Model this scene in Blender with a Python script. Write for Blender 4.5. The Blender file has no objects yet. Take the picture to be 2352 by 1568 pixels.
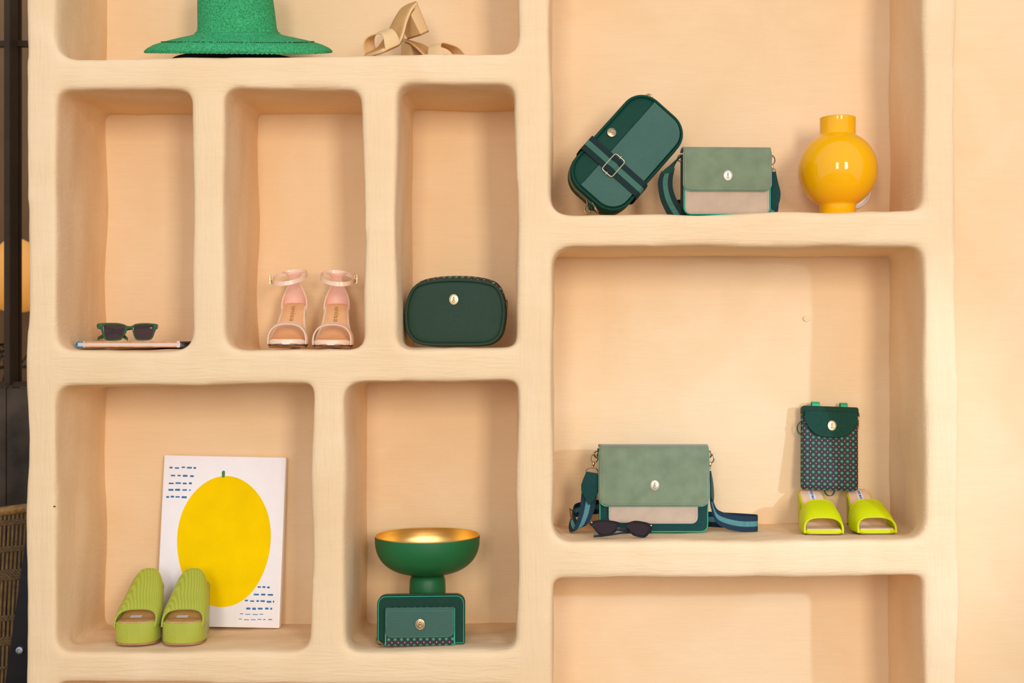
import bpy, bmesh, math, random
import numpy as np
from mathutils import Vector, Matrix, Euler, noise as mnoise

random.seed(7)
SC = bpy.context.scene
COL = SC.collection
PI = math.pi

# ------------------------------------------------------------------ camera
D = 2.76            # distance from the lens to the front of the shelving
ZC = 1.35           # lens height
VPX, VPY = 1300.0, 822.0
cam_d = bpy.data.cameras.new('camera')
cam = bpy.data.objects.new('camera', cam_d)
COL.objects.link(cam)
cam.location = (0, -D, ZC)
cam.rotation_euler = (PI/2, 0, 0)
cam_d.sensor_width = 36
cam_d.lens = 36*D/2.352
cam_d.shift_x = -(VPX-1176)/2352
cam_d.shift_y = (VPY-784)/2352
cam_d.dof.use_dof = True
cam_d.dof.focus_distance = D+0.08
cam_d.dof.aperture_fstop = 3.2
cam_d.clip_end = 60
SC.camera = cam

# ------------------------------------------------------------------ light
SC.view_settings.view_transform = 'Standard'
SC.view_settings.look = 'None'
SC.view_settings.gamma = 1
SC.view_settings.use_curve_mapping = False
SC.view_settings.exposure = 0.15

world = bpy.data.worlds.new('world')
SC.world = world
world.use_nodes = True
bg = world.node_tree.nodes['Background']
bg.inputs[0].default_value = (0.63, 0.763, 1.0, 1)
bg.inputs[1].default_value = 0.92

def area(name, loc, target, sx, sy, power, col):
    l = bpy.data.lights.new(name, 'AREA')
    l.shape = 'RECTANGLE'; l.size = sx; l.size_y = sy
    l.energy = power; l.color = col
    o = bpy.data.objects.new(name, l); COL.objects.link(o)
    o.location = loc
    o.rotation_euler = (Vector(target)-Vector(loc)).to_track_quat('-Z', 'Y').to_euler()
    return o

# two windows in the far wall behind the photographer, each of two lights
for nm, x, pw in (('window_light_left', -0.75, 70), ('window_light_right', 1.85, 128)):
    area(nm, (x, -5.6, 2.30), (x*0.35+0.05, 0, 1.45), 0.85, 2.0, pw, (1.0, 0.917, 0.833))
# added spot up to the right of the photographer, standing in for daylight
sp = bpy.data.lights.new('daylight_spot', 'SPOT')
sp.energy = 215; sp.color = (0.38, 0.64, 1.0)
sp.spot_size = math.radians(23); sp.spot_blend = 0.9; sp.shadow_soft_size = 0.05
spo = bpy.data.objects.new('daylight_spot', sp); COL.objects.link(spo)
spo.location = (2.6, -2.6, ZC+0.40)
spo.rotation_euler = (Vector((0.74, 0, ZC-0.30))-spo.location).to_track_quat('-Z', 'Y').to_euler()

# ------------------------------------------------------------------ helpers
def W(px, py, y=0.0):
    """photo pixel seen at depth y -> point in the room"""
    k = (D+y)/D
    return Vector(((px-VPX)/1000*k, y, ZC+(VPY-py)/1000*k))

def K(y):
    return (D+y)/D

def tag(o, label, cat, group=None):
    o['label'] = label; o['category'] = cat
    if group: o['group'] = group
    return o

def thing(name, label, cat, loc, rot=(0, 0, 0), group=None):
    o = bpy.data.objects.new(name, None)
    o.empty_display_size = 0.05
    COL.objects.link(o)
    o.location = loc; o.rotation_euler = rot
    return tag(o, label, cat, group)

def mk(name, verts, faces, mats, parent=None, smooth=True, midx=None, label=None):
    me = bpy.data.meshes.new(name)
    me.from_pydata([tuple(v) for v in verts], [], faces)
    me.validate()
    return mko(name, me, mats, parent, smooth, midx, label)

def mko(name, me, mats, parent=None, smooth=True, midx=None, label=None):
    if not isinstance(mats, (list, tuple)): mats = [mats]
    me.materials.clear()
    for m in mats: me.materials.append(m)
    if midx is not None and len(midx) == len(me.polygons):
        me.polygons.foreach_set('material_index', midx)
    if smooth:
        me.polygons.foreach_set('use_smooth', [True]*len(me.polygons))
        try: me.set_sharp_from_angle(angle=math.radians(42))
        except Exception: pass
    me.update()
    o = bpy.data.objects.new(name, me); COL.objects.link(o)
    if parent: o.parent = parent
    if label: o['label'] = label
    return o

class MB:
    """collects shapes of one part"""
    def __init__(s): s.v = []; s.f = []; s.m = []
    def add(s, v, f, mi=0):
        b = len(s.v); s.v += [Vector(p) for p in v]
        s.f += [tuple(i+b for i in q) for q in f]; s.m += [mi]*len(f)
        return s
    def obj(s, name, mats, parent=None, smooth=True, label=None):
        return mk(name, s.v, s.f, mats, parent, smooth, s.m, label)

def box(x0, x1, y0, y1, z0, z1):
    v = [(x0,y0,z0),(x1,y0,z0),(x1,y1,z0),(x0,y1,z0),(x0,y0,z1),(x1,y0,z1),(x1,y1,z1),(x0,y1,z1)]
    f = [(0,3,2,1),(4,5,6,7),(0,1,5,4),(1,2,6,5),(2,3,7,6),(3,0,4,7)]
    return v, f

def loft(rings, cap=True, closed=True):
    n = len(rings[0]); v = [Vector(p) for r in rings for p in r]; f = []
    for i in range(len(rings)-1):
        for j in range(n if closed else n-1):
            a = i*n+j; b = i*n+(j+1) % n
            f.append((a, b, b+n, a+n))
    if cap and closed:
        f.append(tuple(reversed(range(n))))
        f.append(tuple(range((len(rings)-1)*n, len(rings)*n)))
    return v, f

def lathe(prof, n=64, sx=1.0, sy=1.0, cap=True):
    rings = [[(r*math.cos(2*PI*j/n)*sx, r*math.sin(2*PI*j/n)*sy, z) for j in range(n)] for r, z in prof]
    return loft(rings, cap)

def tube(path, r, n=10, closed=False, cap=True):
    P = [Vector(p) for p in path]; m = len(P); rings = []
    rr = r if isinstance(r, (list, tuple)) else [r]*m
    up = None
    for i in range(m):
        if closed: t = P[(i+1) % m]-P[i-1]
        else: t = P[min(i+1, m-1)]-P[max(i-1, 0)]
        if t.length < 1e-9: t = Vector((0, 0, 1))
        t.normalize()
        if up is None:
            up = Vector((0, 0, 1)) if abs(t.z) < 0.9 else Vector((0, 1, 0))
        up = up-t*up.dot(t)
        if up.length < 1e-6: up = t.orthogonal()
        up.normalize(); s = t.cross(up)
        rings.append([P[i]+(up*math.cos(2*PI*j/n)+s*math.sin(2*PI*j/n))*rr[i] for j in range(n)])
    if closed: rings.append(rings[0]); return loft(rings, False)
    return loft(rings, cap)

def sphere(c, r, n=12, m=8, sc=(1, 1, 1)):
    rings = []
    for i in range(m+1):
        a = PI*i/m; q = max(math.sin(a), 0.02)
        rings.append([(c[0]+r*q*math.cos(2*PI*j/n)*sc[0], c[1]+r*q*math.sin(2*PI*j/n)*sc[1], c[2]-r*math.cos(a)*sc[2]) for j in range(n)])
    return loft(rings)

def smooth_path(pts, n=40):
    """Catmull-Rom through the points"""
    P = [Vector(p) for p in pts]; P = [P[0]*2-P[1]]+P+[P[-1]*2-P[-2]]
    out = []; segs = len(P)-3
    for k in range(n+1):
        t = k/n*segs; i = min(int(t), segs-1); u = t-i
        a, b, c, d = P[i:i+4]
        out.append(0.5*((2*b)+(c-a)*u+(2*a-5*b+4*c-d)*u*u+(3*b-a-3*c+d)*u**3))
    return out

def ribbon(path, wid, th=0.0016, cols=(0, 1/3, 2/3, 1), mids=(0, 1, 0)):
    """flat webbing: path points, one half-width vector per point"""
    P = [Vector(p) for p in path]; m = len(P); v = []; f = []; mi = []
    c = len(cols)
    for i in range(m):
        t = (P[min(i+1, m-1)]-P[max(i-1, 0)]).normalized()
        w = Vector(wid[i]) if isinstance(wid, list) else Vector(wid)
        nrm = t.cross(w); nrm = nrm.normalized() if nrm.length > 1e-9 else Vector((0, 1, 0))
        for s in (1, -1):
            for q in cols:
                v.append(P[i]+w*(2*q-1)+nrm*s*th/2)
    st = 2*c
    for i in range(m-1):
        for q in range(c-1):
            a = i*st+q
            f.append((a, a+1, a+1+st, a+st)); mi.append(mids[q])
            b = a+c
            f.append((b+1, b, b+st, b+1+st)); mi.append(mids[q])
        for q0, q1, mm in ((c, 0, mids[0]), (c-1, 2*c-1, mids[-1])):
            a = i*st
            f.append((a+q0, a+q1, a+q1+st, a+q0+st)); mi.append(mm)
    for i in (0, m-1):
        for q in range(c-1):
            a = i*st+q
            f.append((a, a+c, a+c+1, a+1)); mi.append(mids[q])
    return v, f, mi

def rrect(w, h, r, n=10):
    """closed rounded rectangle, centred, counter-clockwise; r number or 4 (br,tr,tl,bl)"""
    if not isinstance(r, (tuple, list)): r = (r,)*4
    pts = []
    for (cx, cz, a0, q) in ((w/2, -h/2, -PI/2, r[0]), (w/2, h/2, 0, r[1]), (-w/2, h/2, PI/2, r[2]), (-w/2, -h/2, PI, r[3])):
        ox = cx-math.copysign(q, cx); oz = cz-math.copysign(q, cz)
        for i in range(n+1):
            a = a0+PI/2*i/n
            pts.append((ox+q*math.cos(a), oz+q*math.sin(a)))
    return pts

def resample(pts, n):
    P = [Vector((p[0], p[1])) for p in pts]; P.append(P[0])
    L = [0]
    for i in range(len(P)-1): L.append(L[-1]+(P[i+1]-P[i]).length)
    out = []; j = 0
    for k in range(n):
        t = L[-1]*k/n
        while L[j+1] < t: j += 1
        u = (t-L[j])/max(L[j+1]-L[j], 1e-9)
        q = P[j].lerp(P[j+1], u); out.append((q.x, q.y))
    return out

def inset(pts, d):
    n = len(pts); out = []
    for i in range(n):
        a = Vector(pts[i-1]); b = Vector(pts[(i+1) % n]); t = (b-a)
        if t.length < 1e-9: t = Vector((1, 0))
        t.normalize()
        out.append((pts[i][0]-t.y*d, pts[i][1]+t.x*d))
    return out

def ring3(pts, y): return [(p[0], y, p[1]) for p in pts]

def plate(loops, th, bev=0.0, res=2):
    """flat plate with holes from 2D loops (x,z); front face at y=0, back at y=th"""
    cu = bpy.data.curves.new('tmp', 'CURVE'); cu.dimensions = '2D'; cu.fill_mode = 'BOTH'
    cu.extrude = max(th/2-bev, 1e-5)
    if bev > 0:
        cu.bevel_depth = bev; cu.bevel_resolution = res; cu.offset = -bev
    for lp in loops:
        s = cu.splines.new('POLY'); s.points.add(len(lp)-1)
        for i, p in enumerate(lp): s.points[i].co = (p[0], p[1], 0, 1)
        s.use_cyclic_u = True
    ob = bpy.data.objects.new('tmp', cu)
    me = bpy.data.meshes.new_from_object(ob)
    bpy.data.objects.remove(ob); bpy.data.curves.remove(cu)
    v = [Vector((q.co.x, th/2-q.co.z, q.co.y)) for q in me.vertices]
    f = [tuple(p.vertices) for p in me.polygons]
    bpy.data.meshes.remove(me)
    return v, f

def text2d(s, size, width=None, bold=0.0, spacing=1.0):
    cu = bpy.data.curves.new('tmp', 'FONT'); cu.body = s; cu.size = size
    cu.align_x = 'CENTER'; cu.align_y = 'CENTER'; cu.offset = bold; cu.space_character = spacing
    cu.resolution_u = 4
    ob = bpy.data.objects.new('tmp', cu)
    me = bpy.data.meshes.new_from_object(ob)
    bpy.data.objects.remove(ob); bpy.data.curves.remove(cu)
    v = [(q.co.x, q.co.y) for q in me.vertices]; f = [tuple(p.vertices) for p in me.polygons]
    bpy.data.meshes.remove(me)
    if width:
        w = max(p[0] for p in v)-min(p[0] for p in v); v = [(p[0]*width/w, p[1]) for p in v]
    return v, f

def solidify(o, th, off=0.0, sub=0):
    m = o.modifiers.new('thick', 'SOLIDIFY'); m.thickness = th; m.offset = off
    if sub:
        s = o.modifiers.new('sub', 'SUBSURF'); s.levels = sub; s.render_levels = sub
    return o

def xf(v, M): return [M @ Vector(p) for p in v]

# ------------------------------------------------------------------ materials
def _nt(name):
    m = bpy.data.materials.new(name); m.use_nodes = True
    nt = m.node_tree; b = nt.nodes['Principled BSDF']
    return m, nt, b

def mat(name, col, rough=0.5, metal=0.0, var=0.0, vscale=30, bump=None, spec=0.35, coat=0.0, sheen=0.0, var_col=None):
    """plain surface; var = share of tone variation; bump = (kind, scale, strength, distance)"""
    m, nt, b = _nt(name)
    N = nt.nodes; L = nt.links
    b.inputs['Base Color'].default_value = (*col, 1)
    b.inputs['Roughness'].default_value = rough
    b.inputs['Metallic'].default_value = metal
    b.inputs['Specular IOR Level'].default_value = spec
    b.inputs['Coat Weight'].default_value = coat; b.inputs['Coat Roughness'].default_value = 0.05
    b.inputs['Sheen Weight'].default_value = sheen
    tc = N.new('ShaderNodeTexCoord')
    if var > 0:
        nz = N.new('ShaderNodeTexNoise'); nz.inputs['Scale'].default_value = vscale; nz.inputs['Detail'].default_value = 5
        L.new(tc.outputs['Object'], nz.inputs['Vector'])
        rp = N.new('ShaderNodeValToRGB')
        c2 = var_col or tuple(min(1, c*(1+var)) for c in col)
        rp.color_ramp.elements[0].color = (*[c*(1-var) for c in col], 1); rp.color_ramp.elements[0].position = 0.32
        rp.color_ramp.elements[1].color = (*c2, 1); rp.color_ramp.elements[1].position = 0.68
        L.new(nz.outputs['Fac'], rp.inputs['Fac']); L.new(rp.outputs['Color'], b.inputs['Base Color'])
    if bump:
        kind, sc, st, ds = bump
        bp = N.new('ShaderNodeBump'); bp.inputs['Strength'].default_value = st; bp.inputs['Distance'].default_value = ds
        if kind == 'leather':
            t = N.new('ShaderNodeTexVoronoi'); t.inputs['Scale'].default_value = sc; out = t.outputs['Distance']
            L.new(tc.outputs['Object'], t.inputs['Vector'])
        elif kind == 'twill':
            sx = N.new('ShaderNodeSeparateXYZ'); L.new(tc.outputs['Object'], sx.inputs[0])
            def mth(op, a_, b_=None, c_=None):
                n = N.new('ShaderNodeMath'); n.operation = op
                for i_, q_ in enumerate((a_, b_, c_)):
                    if q_ is None: continue
                    if isinstance(q_, (int, float)): n.inputs[i_].default_value = q_
                    else: L.new(q_, n.inputs[i_])
                return n.outputs[0]
            k_ = 2*PI/sc
            h_ = mth('ADD', sx.outputs['X'], sx.outputs['Y']); g_ = mth('MULTIPLY_ADD', mth('SUBTRACT', sx.outputs['X'], sx.outputs['Y']), 0.3, sx.outputs['Z'])
            out = mth('MULTIPLY_ADD', mth('MULTIPLY', mth('SINE', mth('MULTIPLY', h_, k_)), mth('SINE', mth('MULTIPLY', g_, k_))), 0.5, 0.5)
            mx = N.new('ShaderNodeMix'); mx.data_type = 'RGBA'; mx.inputs[6].default_value = (*[c*0.72 for c in col], 1); mx.inputs[7].default_value = (*[min(1, c*1.18) for c in col], 1)
            L.new(out, mx.inputs[0]); L.new(mx.outputs[2], b.inputs['Base Color'])
        elif kind == 'weave':
            w1 = N.new('ShaderNodeTexWave'); w1.wave_type = 'BANDS'; w1.bands_direction = 'X'
            w2 = N.new('ShaderNodeTexWave'); w2.wave_type = 'BANDS'; w2.bands_direction = 'Z'
            w3 = N.new('ShaderNodeTexWave'); w3.wave_type = 'BANDS'; w3.bands_direction = 'Y'
            for w in (w1, w2, w3):
                w.inputs['Scale'].default_value = sc; w.inputs['Distortion'].default_value = 1.2; w.inputs['Detail'].default_value = 1
                w.inputs['Detail Scale'].default_value = 2.0
                L.new(tc.outputs['Object'], w.inputs['Vector'])
            pr = []
            for p_, q_ in ((w1, w2), (w2, w3), (w1, w3)):
                a = N.new('ShaderNodeMath'); a.operation = 'MULTIPLY'; L.new(p_.outputs['Fac'], a.inputs[0]); L.new(q_.outputs['Fac'], a.inputs[1]); pr.append(a.outputs[0])
            s_ = N.new('ShaderNodeMath'); s_.operation = 'ADD'; L.new(pr[0], s_.inputs[0]); L.new(pr[1], s_.inputs[1])
            a2 = N.new('ShaderNodeMath'); a2.operation = 'ADD'; L.new(s_.outputs[0], a2.inputs[0]); L.new(pr[2], a2.inputs[1]); out = a2.outputs[0]
            # threads also differ a little in tone
            mx = N.new('ShaderNodeMix'); mx.data_type = 'RGBA'; mx.blend_type = 'MULTIPLY'
            mx.inputs[0].default_value = 0.55
            rp2 = N.new('ShaderNodeValToRGB'); rp2.color_ramp.elements[0].color = (0.62, 0.62, 0.62, 1); rp2.color_ramp.elements[1].color = (1.3, 1.3, 1.3, 1)
            mp2 = N.new('ShaderNodeMath'); mp2.operation = 'MULTIPLY'; mp2.inputs[1].default_value = 0.6
            L.new(out, mp2.inputs[0]); L.new(mp2.outputs[0], rp2.inputs['Fac'])
            src = b.inputs['Base Color'].links[0].from_socket if b.inputs['Base Color'].is_linked else None
            if src: L.new(src, mx.inputs[6])
            else: mx.inputs[6].default_value = (*col, 1)
            L.new(rp2.outputs['Color'], mx.inputs[7]); L.new(mx.outputs[2], b.inputs['Base Color'])
        else:
            t = N.new('ShaderNodeTexNoise'); t.inputs['Scale'].default_value = sc; t.inputs['Detail'].default_value = 6; out = t.outputs['Fac']
            L.new(tc.outputs['Object'], t.inputs['Vector'])
        L.new(out, bp.inputs['Height']); L.new(bp.outputs['Normal'], b.inputs['Normal'])
    return m

def plaster(name, col, bs=0.36):
    """hand-trowelled clay plaster: blotchy tone, brush streaks both ways, fine grain"""
    m, nt, b = _nt(name); N = nt.nodes; L = nt.links
    b.inputs['Roughness'].default_value = 0.72; b.inputs['Specular IOR Level'].default_value = 0.22
    tc = N.new('ShaderNodeTexCoord')
    def nz(scale, detail, sv=(1, 1, 1)):
        mp = N.new('ShaderNodeMapping'); mp.inputs['Scale'].default_value = sv
        L.new(tc.outputs['Object'], mp.inputs['Vector'])
        t = N.new('ShaderNodeTexNoise'); t.inputs['Scale'].default_value = scale; t.inputs['Detail'].default_value = detail; t.inputs['Distortion'].default_value = 0.9
        L.new(mp.outputs[0], t.inputs['Vector']); return t.outputs['Fac']
    blotch = nz(4.5, 6); fine = nz(140, 5); hs = nz(11, 6, (1, 3, 11)); vs = nz(11, 6, (11, 3, 1)); msk = nz(2.6, 2)
    rp = N.new('ShaderNodeValToRGB')
    rp.color_ramp.elements[0].color = (*[c*f for c, f in zip(col, (0.965, 0.935, 0.88))], 1); rp.color_ramp.elements[0].position = 0.33
    rp.color_ramp.elements[1].color = (*[min(0.97, c*f) for c, f in zip(col, (1.01, 1.02, 1.03))], 1); rp.color_ramp.elements[1].position = 0.75
    a = N.new('ShaderNodeMath'); a.operation = 'ADD'
    s = N.new('ShaderNodeMath'); s.operation = 'MULTIPLY_ADD'; s.inputs[1].default_value = 0.35; s.inputs[2].default_value = -0.175
    L.new(hs, s.inputs[0]); L.new(blotch, a.inputs[0]); L.new(s.outputs[0], a.inputs[1])
    L.new(a.outputs[0], rp.inputs['Fac']); L.new(rp.outputs['Color'], b.inputs['Base Color'])
    at_ = N.new('ShaderNodeAttribute'); at_.attribute_name = 'lay'
    mk_ = N.new('ShaderNodeMath'); mk_.operation = 'MULTIPLY_ADD'; mk_.use_clamp = True; mk_.inputs[1].default_value = 1.0
    m2_ = N.new('ShaderNodeMath'); m2_.operation = 'MULTIPLY_ADD'; m2_.inputs[1].default_value = 1.6; m2_.inputs[2].default_value = -0.8; L.new(msk, m2_.inputs[0])
    L.new(at_.outputs['Fac'], mk_.inputs[0]); L.new(m2_.outputs[0], mk_.inputs[2])
    a1 = N.new('ShaderNodeMix'); a1.data_type = 'FLOAT'; L.new(mk_.outputs[0], a1.inputs[0]); L.new(hs, a1.inputs[2]); L.new(vs, a1.inputs[3])
    a2 = N.new('ShaderNodeMath'); a2.operation = 'MULTIPLY_ADD'; a2.inputs[1].default_value = 0.16
    L.new(fine, a2.inputs[0]); L.new(a1.outputs[0], a2.inputs[2])
    bp = N.new('ShaderNodeBump'); bp.inputs['Strength'].default_value = bs; bp.inputs['Distance'].default_value = 0.006
    L.new(a2.outputs[0], bp.inputs['Height']); L.new(bp.outputs['Normal'], b.inputs['Normal'])
    return m

CLAY = (0.89, 0.625, 0.352)
M = {}
M['clay'] = plaster('clay_plaster', CLAY)
M['clay_back'] = plaster('clay_plaster_back', CLAY, bs=0.16)
M['clay_wall'] = plaster('clay_plaster_wall', CLAY, bs=0.08)
# ------------------------------------------------------------------ the shelving
ND = 0.30           # depth of the niches
# openings in photo pixels at the front: left, top(l,r), right(top,bottom), bottom(l,r), radii tl,tr,br,bl
HOLES = [
    (136, -330, -330, 1188, 1188, 138, 122, (30, 30, 26, 46)),
    (138, 210, 208, 444, 447, 804, 803, (26, 30, 44, 36)),
    (522, 207, 208, 832, 839, 804, 802, (28, 28, 34, 40)),
    (914, 196, 198, 1184, 1188, 801, 797, (30, 30, 20, 32)),
    (138, 888, 882, 720, 715, 1493, 1491, (30, 12, 36, 34)),
    (796, 881, 876, 1187, 1187, 1493, 1491, (36, 12, 30, 30)),
    (1265, -330, -330, 2114, 2118, 494, 490, (30, 30, 34, 46)),
    (1268, 569, 565, 2117, 2120, 1243, 1238, (48, 34, 46, 52)),
    (1268, 1325, 1317, 2116, 2116, 2110, 2110, (22, 12, 40, 40)),
    (137, 1563, 1572, 1187, 1187, 2110, 2110, (20, 20, 40, 40)),
]
def hole_loop(h, y=0.02, sharp=False):
    l, t0, t1, r0, r1, b0, b1, (tl, tr, br, bl) = h
    if sharp: tl = tr = br = bl = 1.5
    c = [((r1, b1), br), ((r0, t1), tr), ((l, t0), tl), ((l, b0), bl)]
    pts = []
    n = 8
    for i in range(4):
        p = Vector(c[i][0]); pr = Vector(c[i-1][0]); nx = Vector(c[(i+1) % 4][0]); r = c[i][1]
        a = p+(pr-p).normalized()*r; b = p+(nx-p).normalized()*r
        for k in range(n+1):
            u = k/n; q = a*(1-u)**2+p*2*u*(1-u)+b*u*u
            pts.append(q)
        # long edges waver a little, as laid by hand
        e0 = b; nr = c[(i+1) % 4][1]; e1 = nx+(p-nx).normalized()*nr
        m = max(2, int((e1-e0).length/40)); nn = (e1-e0).normalized().orthogonal()
        for k in range(1, m):
            u = k/m; q = e0.lerp(e1, u)
            w = mnoise.noise(Vector((q.x*0.006, q.y*0.006, 3.1)))*3.0*min(1, 4*u*(1-u))
            pts.append(q+nn*w)
    return [(W(q.x, q.y, y).x, W(q.x, q.y, y).z) for q in pts]

unit = thing('shelving_unit', 'cream clay plaster shelving built into the wall with rounded open niches', 'shelving', (0, 0.17, 0))
def build_frame():
    outer = [(65, 2170), (2203, 2170), (2200, 1500), (2198, 1000), (2190, 500), (2188, -400), (66, -400), (65, 700)]
    ol = []
    for i, p in enumerate(outer):
        q = outer[(i+1) % len(outer)]
        for k in range(12):
            u = k/12; a = W(p[0]+(q[0]-p[0])*u, p[1]+(q[1]-p[1])*u, 0.02)
            ol.append((a.x+mnoise.noise(Vector((a.x*3, a.z*3, 0.4)))*0.0028, a.z))
    v, f = plate([ol]+[hole_loop(h) for h in HOLES], 0.075)
    v2, f2 = plate([ol]+[hole_loop(h, sharp=True) for h in HOLES], 0.32)
    b = MB().add(v, f).add([q+Vector((0, 0.05, 0)) for q in v2], f2)
    me = bpy.data.meshes.new('tmp'); me.from_pydata([tuple(q) for q in b.v], [], b.f)
    bm = bmesh.new(); bm.from_mesh(me); bmesh.ops.remove_doubles(bm, verts=bm.verts, dist=1e-5)
    bmesh.ops.recalc_face_normals(bm, faces=bm.faces); bm.to_mesh(me); bm.free()
    o = bpy.data.objects.new('tmp', me); COL.objects.link(o)
    r = o.modifiers.new('r', 'REMESH'); r.mode = 'VOXEL'; r.voxel_size = 0.0055
    bpy.context.view_layer.update()
    dg = bpy.context.evaluated_depsgraph_get()
    em = bpy.data.meshes.new_from_object(o.evaluated_get(dg))
    bpy.data.objects.remove(o)
    n = len(em.vertices); co = np.empty(n*3, dtype=np.float32); em.vertices.foreach_get('co', co); co = co.reshape(-1, 3)
    # rounded off by hand at the front, left crisp towards the back of the niches
    ne = len(em.edges); ed = np.empty(ne*2, dtype=np.int32); em.edges.foreach_get('vertices', ed); ed = ed.reshape(-1, 2)
    deg = np.bincount(ed.ravel(), minlength=n).astype(float); deg[deg == 0] = 1
    co = co.astype(float)
    for it in range(22):
        f_ = 0.5*np.clip(1-(co[:, 1]-0.05)/0.06, 0.06, 1) if it > 3 else np.full(n, 0.5)
        for ax in range(3):
            sm = np.bincount(ed[:, 0], co[ed[:, 1], ax], n)+np.bincount(ed[:, 1], co[ed[:, 0], ax], n)
            co[:, ax] += f_*(sm/deg-co[:, ax])
    em.vertices.foreach_set('co', co.astype(np.float32).ravel()); em.update()
    nr = np.empty(n*3, dtype=np.float32); em.vertices.foreach_get('normal', nr); nr = nr.reshape(-1, 3)
    # slow hand-made undulation of the surface
    x, y, z = co[:, 0], co[:, 1], co[:, 2]
    rs = np.random.RandomState(5); d = np.zeros(n)
    for fq, am in ((9, 0.0012), (17, 0.0008), (31, 0.00035), (55, 0.0002)):
        for _ in range(4):
            k = rs.normal(size=3); k /= np.linalg.norm(k); ph = rs.uniform(0, 6.28)
            d += am*np.sin(fq*(k[0]*x+k[1]*y+k[2]*z)*1.7+ph)
    co = co+nr*d[:, None]
    em.vertices.foreach_set('co', co.astype(np.float32).ravel())
    # which way the trowel ran: along the uprights or along the shelves
    px = co[:, 0]*1000/K(0.02)+VPX; py = VPY-(co[:, 2]-ZC)*1000/K(0.02)
    lay = np.zeros(n, dtype=np.float32)
    for x0, x1, y0, y1 in ((40, 138, -500, 2300), (447, 522, 225, 790), (838, 914, 215, 785), (719, 797, 895, 1480), (1188, 1266, -500, 2300), (2117, 2230, -500, 2300)):
        d_ = np.minimum(np.minimum(px-x0, x1-px), np.minimum(py-y0, y1-py)); lay = np.maximum(lay, np.clip((d_+14)/28, 0, 1))
    at = em.attributes.new('lay', 'FLOAT', 'POINT'); at.data.foreach_set('value', lay.astype(np.float32))
    em.transform(Matrix.Translation((0, -0.17, 0)))
    return mko('frame', em, M['clay'], unit)
frame = build_frame()
from mathutils.bvhtree import BVHTree
_bv = BVHTree.FromPolygons([tuple(v.co+Vector((0, 0.17, 0))) for v in frame.data.vertices], [tuple(p.vertices) for p in frame.data.polygons])
def FLOOR(x0, x1, y0, y1, ztop=None, guess=None):
    """highest point of the plaster shelf under a footprint"""
    best = None
    for i in range(7):
        for j in range(7):
            x = x0+(x1-x0)*i/6; y = y0+(y1-y0)*j/6
            h = _bv.ray_cast(Vector((x, y, ztop if ztop is not None else guess)), Vector((0, 0, -1)))
            if h[0] is not None and (best is None or h[0].z > best): best = h[0].z
    return best
for h in HOLES:
    l, t0, t1, r0, r1, b0, b1, rad = h
    p = W(l, min(t0, t1), 0.02); q = W(max(r0, r1), max(b0, b1), 0.02); e = 0.022
    # slightly uneven board of plaster closing the niche behind
    nx, nz = 24, 30; g = []
    for j in range(nz+1):
        for i in range(nx+1):
            X = p.x-e+(q.x-p.x+2*e)*i/nx; Z = q.z-e+(p.z-q.z+2*e)*j/nz
            g.append((X, ND+mnoise.noise(Vector((X*3.5, Z*3.5, l*0.1)))*0.0035-0.17, Z))
    fc = [(j*(nx+1)+i, j*(nx+1)+i+1, (j+1)*(nx+1)+i+1, (j+1)*(nx+1)+i) for j in range(nz) for i in range(nx)]
    mb = MB().add(g, fc)
    bk = box(p.x-e, q.x+e, ND+0.006-0.17, ND+0.04-0.17, q.z-e, p.z+e); mb.add(*bk)
    mb.obj('back_panel', M['clay_back'], unit)

# an old filled screw hole and a nick in the plaster
M['nick'] = mat('dark_nick', (0.10, 0.045, 0.02), 0.8, var=0.2)
_c = W(1853, 731, ND-0.003); n_ = 16
mk('filled_hole', *loft([[(_c.x+q*0.009*math.cos(2*PI*j/n_), ND-0.17+y, _c.z+q*0.008*math.sin(2*PI*j/n_)) for j in range(n_)] for q, y in ((1, 0.004), (1, -0.003), (0.8, -0.0042), (0.45, -0.0036), (0.3, -0.0046), (0.03, -0.0048))]), M['clay_back'], unit)
_c = W(124, 1163, 0.0)
mk('nick', *sphere((_c.x, 0.0025-0.17, _c.z), 0.0032, 10, 6, (1, 0.9, 0.5)), M['nick'], unit)

# ------------------------------------------------------------------ the room
def struct(name, verts, faces, m, smooth=False):
    o = mk(name, verts, faces, m, None, smooth); o['kind'] = 'structure'; return o
M['floor'] = mat('floor_concrete', (0.22, 0.14, 0.085), 0.5, var=0.12, vscale=6)
struct('floor', *box(-3.0, 3.4, -6.2, 2.6, -0.05, 0.0), M['floor'])
xr = W(2180, 0, 0.05).x
struct('wall_right', *box(xr-0.02, 3.4, 0.22, 0.40, 0.0, 2.7), M['clay_wall'])
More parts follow.
